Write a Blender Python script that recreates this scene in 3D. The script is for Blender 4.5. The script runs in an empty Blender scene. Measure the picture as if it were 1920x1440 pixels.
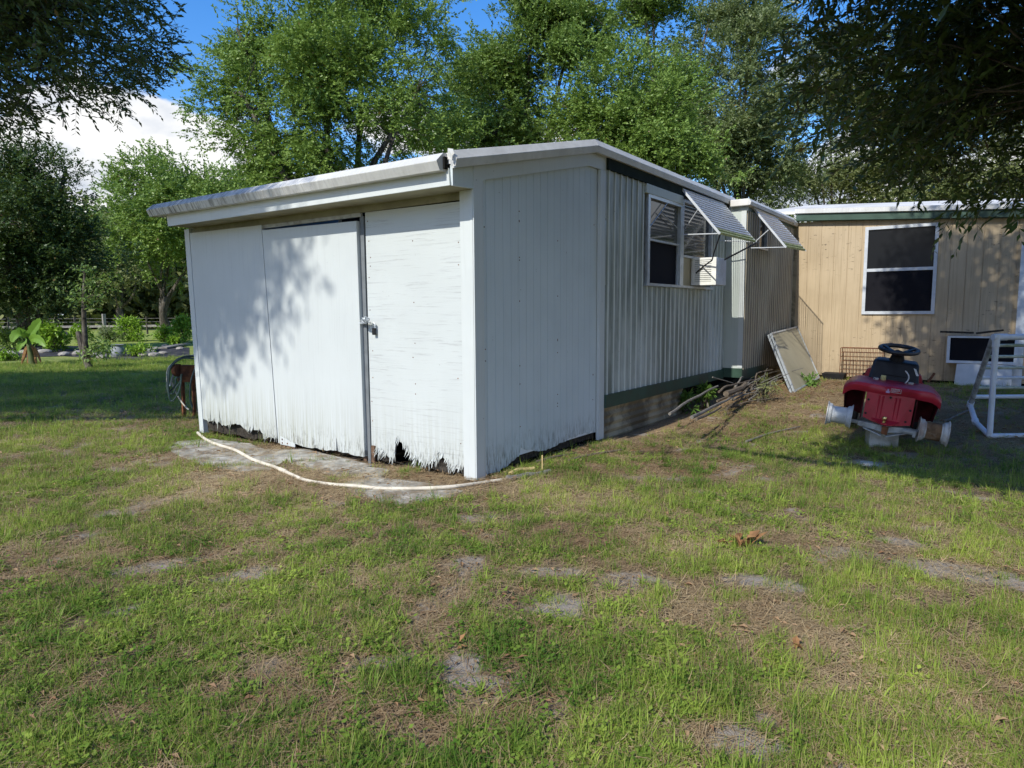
import bpy, bmesh, math, random
import numpy as np
from mathutils import Vector, Matrix

S = bpy.context.scene
COL = S.collection
RAD = math.radians

# ------------------------------------------------------------------ camera, sky, sun, exposure
FPX, PITCH, ROLL, YAW, HC = 1276.4, RAD(6.08), RAD(0.332), RAD(35.37), 1.5

def cam_axes():
    fw = np.array([-math.sin(YAW), math.cos(YAW), 0.0]); r = np.array([math.cos(YAW), math.sin(YAW), 0.0]); up = np.array([0, 0, 1.0])
    f2 = math.cos(PITCH)*fw - math.sin(PITCH)*up
    dn = -(math.sin(PITCH)*fw + math.cos(PITCH)*up)
    r2 = math.cos(ROLL)*r + math.sin(ROLL)*dn
    d2 = -math.sin(ROLL)*r + math.cos(ROLL)*dn
    return np.array([r2, d2, f2])
CA = cam_axes()
C0 = np.array([0, 0, HC])
cam_d = bpy.data.cameras.new("camera"); cam = bpy.data.objects.new("camera", cam_d); COL.objects.link(cam)
cam_d.sensor_width = 36.0; cam_d.lens = FPX/1920*36.0; cam_d.clip_start = 0.05; cam_d.clip_end = 3000
cam.matrix_world = Matrix([[CA[0][i], -CA[1][i], -CA[2][i], C0[i]] for i in range(3)] + [[0, 0, 0, 1]])
S.camera = cam

SUN_EL, SUN_AZ = RAD(41.0), RAD(1.5)     # light travels towards +Y (az from -Y towards -X)
SUN_DIR = np.array([math.sin(SUN_AZ)*math.cos(SUN_EL), math.cos(SUN_AZ)*math.cos(SUN_EL), -math.sin(SUN_EL)])
world = bpy.data.worlds.new("World"); S.world = world; world.use_nodes = True
wt = world.node_tree; wt.nodes.clear()
def wn(t, **k):
    n = wt.nodes.new(t)
    for a, b in k.items(): setattr(n, a, b)
    return n
out = wn("ShaderNodeOutputWorld"); bg = wn("ShaderNodeBackground"); bg.inputs[1].default_value = 0.145
sky = wn("ShaderNodeTexSky", sky_type='NISHITA', sun_disc=False, sun_elevation=SUN_EL, sun_rotation=math.pi + SUN_AZ)
sky.air_density = 1.0; sky.dust_density = 0.4; sky.ozone_density = 2.5
# deepen the blue a little, then lay broken cumulus low in the sky
hs = wn("ShaderNodeHueSaturation"); hs.inputs['Saturation'].default_value = 1.36; hs.inputs['Value'].default_value = 1.35; hs.inputs['Hue'].default_value = 0.508
wt.links.new(sky.outputs[0], hs.inputs['Color'])
tc = wn("ShaderNodeTexCoord"); mp = wn("ShaderNodeMapping"); mp.inputs['Scale'].default_value = (1, 1, 1.7); mp.inputs['Location'].default_value = (3.1, 0.4, 0.2)
wt.links.new(tc.outputs['Generated'], mp.inputs[0])
nz = wn("ShaderNodeTexNoise"); nz.inputs['Scale'].default_value = 5.0; nz.inputs['Detail'].default_value = 9; nz.inputs['Roughness'].default_value = 0.55
wt.links.new(mp.outputs[0], nz.inputs['Vector'])
sx = wn("ShaderNodeSeparateXYZ"); wt.links.new(tc.outputs['Generated'], sx.inputs[0])
mr = wn("ShaderNodeMapRange"); mr.inputs['From Min'].default_value = 0.12; mr.inputs['From Max'].default_value = 0.46
mr.inputs['To Min'].default_value = 0.18; mr.inputs['To Max'].default_value = -0.22
wt.links.new(sx.outputs['Z'], mr.inputs[0])
cd_ = CA.T @ np.array([(265-960)/FPX, (345-720)/FPX, 1.0]); cd_ /= np.linalg.norm(cd_)
dp_ = wn("ShaderNodeVectorMath", operation='DOT_PRODUCT'); dp_.inputs[1].default_value = tuple(cd_); nrm_ = wn("ShaderNodeVectorMath", operation='NORMALIZE')
wt.links.new(tc.outputs['Generated'], nrm_.inputs[0]); wt.links.new(nrm_.outputs[0], dp_.inputs[0])
cb_ = wn("ShaderNodeMapRange", interpolation_type='SMOOTHSTEP'); cb_.inputs['From Min'].default_value = math.cos(RAD(9.5)); cb_.inputs['From Max'].default_value = math.cos(RAD(4)); cb_.inputs['To Max'].default_value = 0.27
wt.links.new(dp_.outputs['Value'], cb_.inputs[0])
ad0 = wn("ShaderNodeMath", operation='ADD'); wt.links.new(nz.outputs[0], ad0.inputs[0]); wt.links.new(cb_.outputs[0], ad0.inputs[1])
ad = wn("ShaderNodeMath", operation='ADD'); wt.links.new(ad0.outputs[0], ad.inputs[0]); wt.links.new(mr.outputs[0], ad.inputs[1])
rp = wn("ShaderNodeMapRange", interpolation_type='SMOOTHSTEP'); rp.inputs['From Min'].default_value = 0.53; rp.inputs['From Max'].default_value = 0.60
wt.links.new(ad.outputs[0], rp.inputs[0])
mp2 = wn("ShaderNodeMapping"); mp2.inputs['Location'].default_value = (3.1, 0.4, 0.245); mp2.inputs['Scale'].default_value = (1, 1, 1.7)
wt.links.new(tc.outputs['Generated'], mp2.inputs[0])
nz2 = wn("ShaderNodeTexNoise"); nz2.inputs['Scale'].default_value = 9.0; nz2.inputs['Detail'].default_value = 5
wt.links.new(mp2.outputs[0], nz2.inputs['Vector'])
cr = wn("ShaderNodeValToRGB"); cr.color_ramp.elements[0].position = 0.36; cr.color_ramp.elements[0].color = (3.6, 4.0, 4.7, 1)
cr.color_ramp.elements[1].position = 0.56; cr.color_ramp.elements[1].color = (6.3, 6.3, 6.3, 1)
wt.links.new(nz2.outputs[0], cr.inputs[0])
mx = wn("ShaderNodeMix", data_type='RGBA')
wt.links.new(rp.outputs[0], mx.inputs[0]); wt.links.new(hs.outputs[0], mx.inputs[6]); wt.links.new(cr.outputs[0], mx.inputs[7])
wt.links.new(mx.outputs[2], bg.inputs[0]); wt.links.new(bg.outputs[0], out.inputs[0])

sun_d = bpy.data.lights.new("sun", 'SUN'); sun_d.energy = 4.0; sun_d.angle = RAD(0.55); sun_d.color = (1.0, 0.965, 0.87)
sun = bpy.data.objects.new("sun", sun_d); COL.objects.link(sun)
sun.rotation_euler = Vector(SUN_DIR).to_track_quat('-Z', 'Y').to_euler(); sun.location = (0, -20, 25)
S.view_settings.view_transform = 'Standard'; S.view_settings.look = 'None'; S.view_settings.gamma = 1.0
S.view_settings.exposure = 0.24
try: S.view_settings.use_curve_mapping = False
except Exception: pass
S.render.engine = 'CYCLES'
S.cycles.max_bounces = 6; S.cycles.diffuse_bounces = 3; S.cycles.transparent_max_bounces = 6
S.cycles.use_denoising = True
S.cycles.sample_clamp_indirect = 4.0; S.cycles.caustics_reflective = False; S.cycles.caustics_refractive = False

# ------------------------------------------------------------------ measuring helpers (photo pixel -> point in the yard)
def ray(x, y): return CA.T @ np.array([(x-960)/FPX, (y-720)/FPX, 1.0])
def at(x, y, ax, v):
    d = ray(x, y); i = 'XYZ'.index(ax); t = (v - C0[i])/d[i]; return C0 + t*d
def dep(x, y, depth): return C0 + depth*ray(x, y)
def ground_z(x, y):
    t = np.clip((np.asarray(y, float)-8.6)/4.2, 0, 1); t = t*t*(3-2*t)
    u = np.clip((np.asarray(x, float)+7.0)/2.5, 0, 1)
    return 0.17*t*u
def gat(x, y, lift=0.0):
    p = at(x, y, 'Z', 0.0)
    for _ in range(4): p = at(x, y, 'Z', float(ground_z(p[0], p[1])))
    return np.array([p[0], p[1], p[2]+lift])
def smooth01(t): t = np.clip(t, 0, 1); return t*t*(3-2*t)
def vnoise(x, y, seed=0, octaves=4, scale=1.0):
    r = np.random.RandomState(seed); T = r.rand(64, 64); o = np.zeros(np.shape(x)); amp = 1; tot = 0; f = scale
    for k in range(octaves):
        X = np.asarray(x)*f + 17.3*k; Y = np.asarray(y)*f + 9.1*k
        xi = np.floor(X).astype(int); yi = np.floor(Y).astype(int); fx = X-xi; fy = Y-yi
        fx = fx*fx*(3-2*fx); fy = fy*fy*(3-2*fy)
        a = T[xi % 64, yi % 64]; b = T[(xi+1) % 64, yi % 64]; c = T[xi % 64, (yi+1) % 64]; d = T[(xi+1) % 64, (yi+1) % 64]
        o += amp*((a*(1-fx)+b*fx)*(1-fy)+(c*(1-fx)+d*fx)*fy); tot += amp; amp *= .5; f *= 2.03
    return o/tot

# ------------------------------------------------------------------ scene helpers
def tag(o, label=None, cat=None, group=None, kind=None):
    if label: o["label"] = label
    if cat: o["category"] = cat
    if group: o["group"] = group
    if kind: o["kind"] = kind
    return o
def empty(name, loc, label, cat, group=None):
    o = bpy.data.objects.new(name, None); COL.objects.link(o); o.location = [float(v) for v in loc]; o.empty_display_size = .2
    return tag(o, label, cat, group)
class MB:
    def __init__(s): s.v = []; s.f = []
    def add(s, vs, fs):
        b = len(s.v); s.v += [tuple(float(c) for c in v) for v in vs]; s.f += [tuple(i+b for i in f) for f in fs]; return s
    def hexa(s, p):   # 8 points: bottom 4 (ccw from above), top 4
        return s.add(p, [(3,2,1,0),(4,5,6,7),(0,1,5,4),(1,2,6,5),(2,3,7,6),(3,0,4,7)])
    def box(s, x0, x1, y0, y1, z0, z1):
        return s.hexa([(x0,y0,z0),(x1,y0,z0),(x1,y1,z0),(x0,y1,z0),(x0,y0,z1),(x1,y0,z1),(x1,y1,z1),(x0,y1,z1)])
    def obox(s, c, ax, h):
        c = np.array(c, float); a = [np.array(v, float)/np.linalg.norm(v)*k for v, k in zip(ax, h)]
        P = [c+i*a[0]+j*a[1]+k*a[2] for k in (-1, 1) for i, j in ((-1,-1),(1,-1),(1,1),(-1,1))]
        return s.hexa(P)
    def bar(s, p, q, w, h, up=(0,0,1)):
        p = np.array(p, float); q = np.array(q, float); d = q-p; L = np.linalg.norm(d); d /= L
        u = np.cross(up, d); n = np.linalg.norm(u)
        u = u/n if n > 1e-6 else np.array([1.0, 0, 0]); w2 = np.cross(d, u)
        return s.obox((p+q)/2, (d, u, w2), (L/2, w/2, h/2))
    def tube(s, pts, r, n=8, cap=True):
        pts = [np.array(p, float) for p in pts]; m = len(pts)
        rr = [r]*m if np.isscalar(r) else list(r); rings = []
        ref = None
        for i in range(m):
            d = pts[min(i+1, m-1)] - pts[max(i-1, 0)]; d = d/(np.linalg.norm(d)+1e-9)
            if ref is None:
                ref = np.cross(d, (0, 0, 1.0))
                if np.linalg.norm(ref) < 1e-3: ref = np.cross(d, (1.0, 0, 0))
            ref = ref - d*np.dot(ref, d); ref /= np.linalg.norm(ref)+1e-9
            b = np.cross(d, ref)
            rings.append([pts[i]+rr[i]*(math.cos(2*math.pi*k/n)*ref+math.sin(2*math.pi*k/n)*b) for k in range(n)])
        vs = [v for R in rings for v in R]; fs = []
        for i in range(m-1):
            for k in range(n):
                fs.append((i*n+k, i*n+(k+1) % n, (i+1)*n+(k+1) % n, (i+1)*n+k))
        if cap: fs += [tuple(range(n-1, -1, -1)), tuple((m-1)*n+k for k in range(n))]
        return s.add(vs, fs)
    def lathe(s, prof, c, axis=(0,0,1), n=20, closed=False):  # prof: (radius, height)
        a = np.array(axis, float); a /= np.linalg.norm(a); u = np.cross(a, (0.3, 0.9, 0.2)); u /= np.linalg.norm(u); w = np.cross(a, u)
        c = np.array(c, float); vs = []
        for r, h in prof:
            for k in range(n):
                t = 2*math.pi*k/n; vs.append(c+a*h+r*(math.cos(t)*u+math.sin(t)*w))
        m = len(prof); fs = []
        for i in range(m if closed else m-1):
            j = (i+1) % m
            for k in range(n): fs.append((i*n+k, i*n+(k+1) % n, j*n+(k+1) % n, j*n+k))
        return s.add(vs, fs)
    def torus(s, c, axis, R, r, n=28, m=8):
        return s.lathe([(R+r*math.cos(2*math.pi*k/m), r*math.sin(2*math.pi*k/m)) for k in range(m)], c, axis, n, True)
    def prism(s, poly, d):    # planar polygon swept by vector d
        n = len(poly); d = np.array(d, float); P = [np.array(p, float) for p in poly]
        return s.add(P+[p+d for p in P], [tuple(range(n-1, -1, -1)), tuple(range(n, 2*n))]+[(i, (i+1) % n, n+(i+1) % n, n+i) for i in range(n)])
    def sweep(s, prof, a, b):  # profile list of 3d offsets, swept from a to b, capped
        n = len(prof); P = [np.array(a)+np.array(p) for p in prof]+[np.array(b)+np.array(p) for p in prof]
        return s.add(P, [(i, (i+1) % n, n+(i+1) % n, n+i) for i in range(n)]+[tuple(range(n-1, -1, -1)), tuple(range(n, 2*n))])
    def mesh(s, name, fixn=True):
        me = bpy.data.meshes.new(name); me.from_pydata(s.v, [], s.f); me.update()
        if fixn:
            bm = bmesh.new(); bm.from_mesh(me); bmesh.ops.recalc_face_normals(bm, faces=bm.faces); bm.to_mesh(me); bm.free()
        return me
    def build(s, name, m, parent=None, smooth=False, bevel=0.0):
        me = s.mesh(name); me.materials.append(m)
        if smooth:
            for p in me.polygons: p.use_smooth = True
        o = bpy.data.objects.new(name, me); COL.objects.link(o)
        if bevel:
            b = o.modifiers.new("bevel", 'BEVEL'); b.width = bevel; b.segments = 2; b.limit_method = 'ANGLE'; b.angle_limit = RAD(40)
        if smooth and hasattr(me, "set_sharp_from_angle"): me.set_sharp_from_angle(angle=RAD(40))
        if parent: attach(o, parent)
        return o
def origin_of(o):
    p = Vector(o.location)
    while o.parent: o = o.parent; p += Vector(o.location)
    return p
def attach(o, parent):
    # geometry is written in world metres: move the origin to the middle of the piece and keep it in place
    me = o.data
    if me and len(me.vertices) and me.users == 1:
        c = np.zeros(len(me.vertices)*3); me.vertices.foreach_get("co", c); c = c.reshape(-1, 3); m = (c.min(0)+c.max(0))/2
        me.vertices.foreach_set("co", (c-m).ravel()); me.update(); o.location = m
    o.parent = parent; o.location = Vector(o.location) - origin_of(parent)
def rebase(o):
    me = o.data; c = np.zeros(len(me.vertices)*3); me.vertices.foreach_get("co", c); c = c.reshape(-1, 3)
    m = (c.min(0)+c.max(0))/2; m[2] = c[:, 2].min(); me.vertices.foreach_set("co", (c-m).ravel()); me.update(); o.location = m; return o
def fast_mesh(name, V, F, attrs=None):
    V = np.asarray(V, np.float32); F = np.asarray(F, np.int32); k = F.shape[1]
    me = bpy.data.meshes.new(name); me.vertices.add(len(V)); me.vertices.foreach_set("co", V.ravel())
    me.loops.add(F.size); me.loops.foreach_set("vertex_index", F.ravel()); me.polygons.add(len(F))
    me.polygons.foreach_set("loop_start", np.arange(0, F.size, k, dtype=np.int32))
    try: me.polygons.foreach_set("loop_total", np.full(len(F), k, np.int32))
    except Exception: pass
    me.update(calc_edges=True)
    for n, (dom, dat) in (attrs or {}).items():
        a = me.attributes.new(n, 'FLOAT', dom); a.data.foreach_set("value", np.asarray(dat, np.float32).ravel())
    return me

# ------------------------------------------------------------------ materials
class NT:
    def __init__(s, name):
        s.m = bpy.data.materials.new(name); s.m.use_nodes = True; s.t = s.m.node_tree; s.n = s.t.nodes; s.b = s.n["Principled BSDF"]; s.out = s.n["Material Output"]
    def node(s, t, **k):
        n = s.n.new(t)
        for a, b in k.items(): setattr(n, a, b)
        return n
    def link(s, a, b): s.t.links.new(a, b)
    def coord(s, scale=(1,1,1), kind='Object'):
        c = s.node("ShaderNodeTexCoord"); m = s.node("ShaderNodeMapping"); m.inputs['Scale'].default_value = scale; s.link(c.outputs[kind], m.inputs[0]); return m.outputs[0]
    def pos(s, scale=(1,1,1)):
        c = s.node("ShaderNodeNewGeometry"); m = s.node("ShaderNodeMapping"); m.inputs['Scale'].default_value = scale; s.link(c.outputs['Position'], m.inputs[0]); return m.outputs[0]
    def noise(s, vec, scale, detail=4, rough=.55, dist=0.0):
        n = s.node("ShaderNodeTexNoise"); n.inputs['Scale'].default_value = scale; n.inputs['Detail'].default_value = detail
        n.inputs['Roughness'].default_value = rough; n.inputs['Distortion'].default_value = dist; s.link(vec, n.inputs['Vector']); return n.outputs[0]
    def ramp(s, v, a, b, c0=0.0, c1=1.0):
        r = s.node("ShaderNodeMapRange", interpolation_type='SMOOTHSTEP'); r.inputs['From Min'].default_value = a; r.inputs['From Max'].default_value = b
        r.inputs['To Min'].default_value = c0; r.inputs['To Max'].default_value = c1; s.link(v, r.inputs[0]); return r.outputs[0]
    def math(s, op, a, b=None):
        m = s.node("ShaderNodeMath", operation=op)
        for i, v in enumerate((a, b)):
            if v is None: continue
            if isinstance(v, (int, float)): m.inputs[i].default_value = v
            else: s.link(v, m.inputs[i])
        return m.outputs[0]
    def mix(s, fac, a, b, mode='MIX'):
        m = s.node("ShaderNodeMix", data_type='RGBA', blend_type=mode)
        if isinstance(fac, (int, float)): m.inputs[0].default_value = fac
        else: s.link(fac, m.inputs[0])
        for i, v in ((6, a), (7, b)):
            if isinstance(v, tuple): m.inputs[i].default_value = (*v, 1) if len(v) == 3 else v
            else: s.link(v, m.inputs[i])
        return m.outputs[2]
    def sep(s, v):
        x = s.node("ShaderNodeSeparateXYZ"); s.link(v, x.inputs[0]); return x.outputs
    def attr(s, name, typ='GEOMETRY'):
        a = s.node("ShaderNodeAttribute", attribute_name=name, attribute_type=typ); return a.outputs['Fac']
    def done(s, color=None, rough=.6, bump=None, strength=.3, dist=.01, spec=.3, metal=0.0):
        if color is not None:
            if isinstance(color, tuple): s.b.inputs['Base Color'].default_value = (*color, 1)
            else: s.link(color, s.b.inputs['Base Color'])
        if isinstance(rough, (int, float)): s.b.inputs['Roughness'].default_value = rough
        else: s.link(rough, s.b.inputs['Roughness'])
        s.b.inputs['Specular IOR Level'].default_value = spec; s.b.inputs['Metallic'].default_value = metal
        if bump is not None:
            b = s.node("ShaderNodeBump"); b.inputs['Strength'].default_value = strength; b.inputs['Distance'].default_value = dist
            s.link(bump, b.inputs['Height']); s.link(b.outputs[0], s.b.inputs['Normal'])
        return s.m

def simple(name, col, rough=.6, var=.25, scale=6, spec=.3, metal=0.0, bump=.15, dirt=None, dirt_amt=.5):
    t = NT(name); p = t.pos(); n = t.noise(p, scale, 5); f = t.noise(p, scale*9, 4)
    c = t.mix(t.ramp(n, .3, .7), tuple(v*(1-var) for v in col), tuple(min(1, v*(1+var*.6)) for v in col))
    if dirt: c = t.mix(t.ramp(t.noise(p, scale*.6, 6, .65), .48, .62, 0, dirt_amt), c, dirt)
    return t.done(c, t.ramp(n, .2, .8, rough-.08, rough+.08), f, bump, .004, spec, metal)

M = {}
def mat_front(name, base, lines):
    """sun-bleached white paint on rotting plywood: checks in the face veneer, mildew and grey streaks rising from the wet foot"""
    t = NT(name); p = t.pos(); X, Y, Z = t.sep(p)
    fine = t.noise(p, 55, 6, .6)
    if lines == 'h': grain = t.noise(t.pos((1.2, 2, 30)), 1.6, 5, .75, .3)
    else: grain = t.noise(t.pos((42, 2, .8)), 1.4, 5, .72, .2)
    c = t.mix(t.ramp(t.noise(p, 1.3, 4), .3, .7), tuple(v*.95 for v in base), base)
    crack = t.ramp(grain, .53, .66, 0, .5 if lines == 'h' else .20)
    c = t.mix(crack, c, (.33, .335, .34))
    vst = t.noise(t.pos((26, 3, .5)), 1.5, 4, .6)
    lowz = t.ramp(Z, .02, .85, 1, 0)
    side = t.ramp(X, -6.4, -4.9, 1, .42)
    low = t.math('MULTIPLY', t.math('MULTIPLY', lowz, side), t.ramp(vst, .32, .72))
    c = t.mix(t.math('MULTIPLY', low, .85), c, (.30, .30, .21))
    lowz2 = t.ramp(Z, .0, .38, 1, 0)
    low2 = t.math('MULTIPLY', lowz2, t.ramp(t.noise(t.pos((30, 3, 5)), 1.7, 6, .75), .50, .60))
    c = t.mix(t.math('MULTIPLY', low2, .85), c, (.09, .085, .07))
    spk = t.ramp(t.noise(t.pos((14, 14, 14)), 2.0, 2), .76, .79, 0, .6)
    c = t.mix(spk, c, (.2, .19, .17))
    return t.done(c, .62, t.math('ADD', grain, t.math('MULTIPLY', fine, .4)), .35, .004, .25)
M['front_h'] = mat_front('white_paint_checked', (.565, .60, .595), 'h')
M['front_v'] = mat_front('white_paint_grooved', (.565, .60, .60), 'v')

def mat_trim(name, base, streak=(.25,.24,.2), amt=.35):
    t = NT(name); p = t.pos(); X, Y, Z = t.sep(p)
    c = t.mix(t.ramp(t.noise(p, 2, 4), .3, .7), tuple(v*.94 for v in base), base)
    st = t.math('MULTIPLY', t.ramp(t.noise(t.pos((22, 22, .8)), 1.5, 5, .65), .5, .72), t.ramp(Z, 0, .5, 1, .25))
    c = t.mix(t.math('MULTIPLY', st, amt), c, streak)
    sp = t.ramp(t.noise(p, 17, 2), .74, .78, 0, .55); c = t.mix(sp, c, (.18, .17, .15))
    return t.done(c, .55, t.noise(t.pos((40, 40, 5)), 2, 5), .18, .003, .3)
M['trim'] = mat_trim('white_trim_paint', (.605, .64, .635))

def mat_shedside():
    t = NT('shade_tinted_siding_paint'); p = t.pos(); X, Y, Z = t.sep(p)
    c = t.mix(t.ramp(t.noise(p, 1.2, 4), .3, .7), (.56, .625, .65), (.62, .685, .71))  # same white paint as the front, with bluish shade mixed into its colour
    st = t.ramp(t.noise(t.pos((3, 40, .5)), 1.5, 5, .65), .5, .75, 0, .22); c = t.mix(st, c, (.40, .41, .40))
    low = t.math('MULTIPLY', t.ramp(Z, .05, .42, 1, 0), t.ramp(t.noise(t.pos((9, 30, 5)), 1.5, 5, .7), .42, .66))
    c = t.mix(t.math('MULTIPLY', low, .8), c, (.10, .10, .075))
    sp = t.ramp(t.noise(p, 19, 2), .755, .785, 0, .6); c = t.mix(sp, c, (.16, .15, .14))
    return t.done(c, .6, t.noise(t.pos((6, 60, 2)), 1.6, 5, .6), .22, .004, .25)
M['shedside'] = mat_shedside()
M['jamb'] = simple('shaded_jamb_grey', (.17, .185, .195), .6, .15, 8, .25)  # grey stands in for the shade on the door's edge
M['groove'] = simple('lit_groove_paint', (.72, .75, .78), .5, .06, 6, .3)  # lighter backing paints the light that groove edges catch

def mat_rooftrim():
    t = NT('weathered_white_roof_metal'); p = t.pos(); X, Y, Z = t.sep(p)
    c = t.mix(t.ramp(t.noise(p, 2.2, 5), .3, .7), (.58, .58, .56), (.68, .68, .665))
    left = t.ramp(X, -8.4, -4.2, 1, .12)
    st = t.math('MULTIPLY', t.ramp(t.noise(t.pos((17, 5, 1.2)), 1.5, 6, .7), .44, .62), left)
    c = t.mix(t.math('MULTIPLY', st, .85), c, (.10, .095, .085))
    sm = t.ramp(t.noise(p, 4.5, 6, .7), .55, .75, 0, .3); c = t.mix(sm, c, (.34, .32, .28))
    return t.done(c, .5, t.noise(t.pos((3, 3, 30)), 2.2, 4), .12, .004, .35)
M['rooftrim'] = mat_rooftrim()
M['roof_white'] = simple('white_roof_coating', (.74, .72, .68), .6, .15, 1.5, dirt=(.3, .27, .22), dirt_amt=.35)
M['soffit'] = simple('mildewed_soffit_paint', (.33, .31, .22), .8, .2, 3, .15, dirt=(.16, .16, .09), dirt_amt=.6)
M['rot'] = simple('rotten_plywood', (.055, .048, .04), .9, .5, 30, .1, bump=.6)
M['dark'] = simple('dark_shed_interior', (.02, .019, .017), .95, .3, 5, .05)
M['brownwood'] = simple('raw_brown_wood', (.16, .10, .065), .85, .4, 20, .15, bump=.5)

def mat_siding(name, rib_axis_hi, base, mild, amt, yellow=False):
    """corrugated metal siding: ribs keep their paint, mildew sits in the flats"""
    t = NT(name); p = t.pos(); X, Y, Z = t.sep(p)
    rib = t.ramp(X, rib_axis_hi-.0095, rib_axis_hi-.0075)
    c = t.mix(t.ramp(t.noise(p, 1.1, 4), .3, .7), tuple(v*.9 for v in base), base)
    big = t.noise(t.pos((1, .8, .42)), 1.15, 5, .6)
    drip = t.noise(t.pos((2, 9, .7)), 1.5, 6, .65)
    m = t.math('MULTIPLY', t.ramp(t.math('ADD', t.math('MULTIPLY', big, .62), t.math('MULTIPLY', drip, .38)), .32, .62), amt)
    fr = t.math('MULTIPLY', m, t.math('SUBTRACT', 1.0, t.math('MULTIPLY', rib, .86)))
    c = t.mix(fr, c, mild)
    sp = t.ramp(t.noise(p, 30, 3), .68, .74, 0, .55); c = t.mix(sp, c, (.14, .14, .11))
    return t.done(c, .45, t.noise(p, 40, 4), .1, .003, .4)
SX0, SX2 = -3.685, -3.37
M['siding'] = mat_siding('mildewed_white_siding', SX0+.014, (.60, .64, .61), (.115, .140, .110), .86)
M['siding2'] = mat_siding('mildewed_cream_siding', SX2+.014, (.52, .45, .33), (.085, .075, .048), .92)
M['stepface'] = mat_trim('pale_metal_cover', (.52, .57, .54), (.15, .18, .13), .75)
M['skirt_green'] = simple('dark_green_paint', (.040, .082, .060), .5, .3, 4, dirt=(.05, .05, .04), dirt_amt=.5)
M['rail_dark'] = simple('blackened_green_rail', (.024, .034, .029), .85, .3, 5, .05)
M['fascia_green'] = simple('green_fascia_paint', (.055, .098, .074), .5, .2, 4)
M['skirt_tan'] = simple('dirty_tan_skirting_metal', (.38, .33, .22), .55, .35, 3, dirt=(.07, .06, .04), dirt_amt=.75)

def mat_tan():
    t = NT('tan_siding_paint'); p = t.pos(); X, Y, Z = t.sep(p)
    c = t.mix(t.ramp(t.noise(p, 1.5, 4), .3, .7), (.455, .355, .230), (.525, .415, .275))
    st = t.ramp(t.noise(t.pos((30, 4, .7)), 1.5, 5, .65), .45, .7, 0, .5); c = t.mix(st, c, (.33, .25, .155))
    ps = t.math('MULTIPLY', t.ramp(t.noise(t.pos((7, 5, 26)), 1.3, 5, .7), .62, .67), t.ramp(t.noise(p, .9, 2), .45, .53))
    c = t.mix(t.math('MULTIPLY', ps, .85), c, (.055, .042, .03))
    low = t.math('MULTIPLY', t.ramp(Z, .2, .75, 1, 0), t.ramp(t.noise(p, 6, 5, .7), .4, .7)); c = t.mix(t.math('MULTIPLY', low, .45), c, (.25, .18, .11))
    return t.done(c, .6, t.noise(t.pos((50, 5, 3)), 1.6, 5), .25, .004, .25)
M['tan'] = mat_tan()
M['alu'] = simple('dull_aluminium', (.46, .50, .53), .38, .15, 12, .5, .35)
M['alu_white'] = simple('white_window_frame', (.56, .59, .63), .45, .12, 8, .4)
M['glass'] = NT('dark_window_glass').done((.010, .011, .013), .06, spec=.22)
M['glassgrey'] = NT('grey_window_glass').done((.060, .062, .056), .08, spec=.5)
M['screen'] = simple('black_insect_screen', (.012, .012, .016), .8, .2, 60, .1)
M['louvre'] = simple('aluminium_louvre', (.66, .68, .72), .33, .12, 10, .5, .25)
M['louvre_moss'] = simple('mossy_aluminium_louvre', (.42, .47, .20), .5, .3, 14, .3, .0, dirt=(.16, .22, .05), dirt_amt=.6)
M['ac_white'] = simple('aged_white_plastic', (.82, .82, .79), .45, .08, 8, .4, dirt=(.40, .42, .25), dirt_amt=.12)
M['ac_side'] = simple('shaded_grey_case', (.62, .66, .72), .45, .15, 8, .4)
M['black'] = simple('black_plastic', (.016, .016, .018), .42, .3, 10, .45)
M['blackmat'] = simple('black_rubber', (.02, .02, .022), .7, .3, 10, .2)
M['red'] = simple('faded_red_paint', (.42, .020, .040), .40, .2, 5, .45, dirt=(.16, .02, .02), dirt_amt=.3)
M['barrel'] = simple('brown_rusted_barrel', (.20, .115, .06), .8, .4, 14, .2, dirt=(.36, .28, .2), dirt_amt=.5)
M['red_dark'] = simple('shaded_red_underside', (.085, .010, .014), .75, .4, 8, .15)  # darker copy of the red: shade below the fender put into the colour
M['rim'] = simple('dull_white_wheel_rim', (.54, .56, .58), .5, .15, 12, .35, dirt=(.22, .20, .18), dirt_amt=.4)
M['rimrust'] = simple('rusty_wheel_rim', (.55, .53, .50), .6, .2, 9, .3, dirt=(.25, .12, .06), dirt_amt=.55)
M['rust'] = simple('rusty_iron', (.19, .075, .035), .8, .5, 14, .2, bump=.5, dirt=(.06, .03, .02), dirt_amt=.7)
M['castgrey'] = simple('grey_cast_metal', (.38, .39, .38), .55, .25, 12, .4, dirt=(.12, .1, .08), dirt_amt=.5)
M['brass'] = NT('brass_ball').done((.62, .45, .20), .25, spec=.5, metal=.9)
M['concrete'] = simple('old_concrete', (.46, .46, .43), .85, .3, 9, .2, bump=.5, dirt=(.2, .21, .17), dirt_amt=.6)
M['slab'] = simple('weathered_concrete_slab', (.40, .385, .345), .9, .4, 7, .15, bump=.7, dirt=(.19, .145, .10), dirt_amt=.8)
M['pvc'] = simple('white_pvc_pipe', (.66, .71, .78), .38, .08, 6, .45, dirt=(.40, .42, .38), dirt_amt=.25)
M['pvc_dirty'] = simple('grimy_pvc_pipe', (.40, .42, .42), .6, .3, 16, .3, dirt=(.16, .17, .15), dirt_amt=.7)
M['pvc_moss'] = simple('mossy_pvc_pipe', (.46, .50, .42), .5, .25, 10, .3, dirt=(.18, .23, .10), dirt_amt=.6)
M['hose_white'] = simple('off_white_hose', (.66, .60, .49), .55, .15, 8, .3, dirt=(.34, .29, .2), dirt_amt=.4)
M['hose_green'] = simple('grey_green_hose', (.045, .075, .07), .45, .3, 10, .4)
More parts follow.
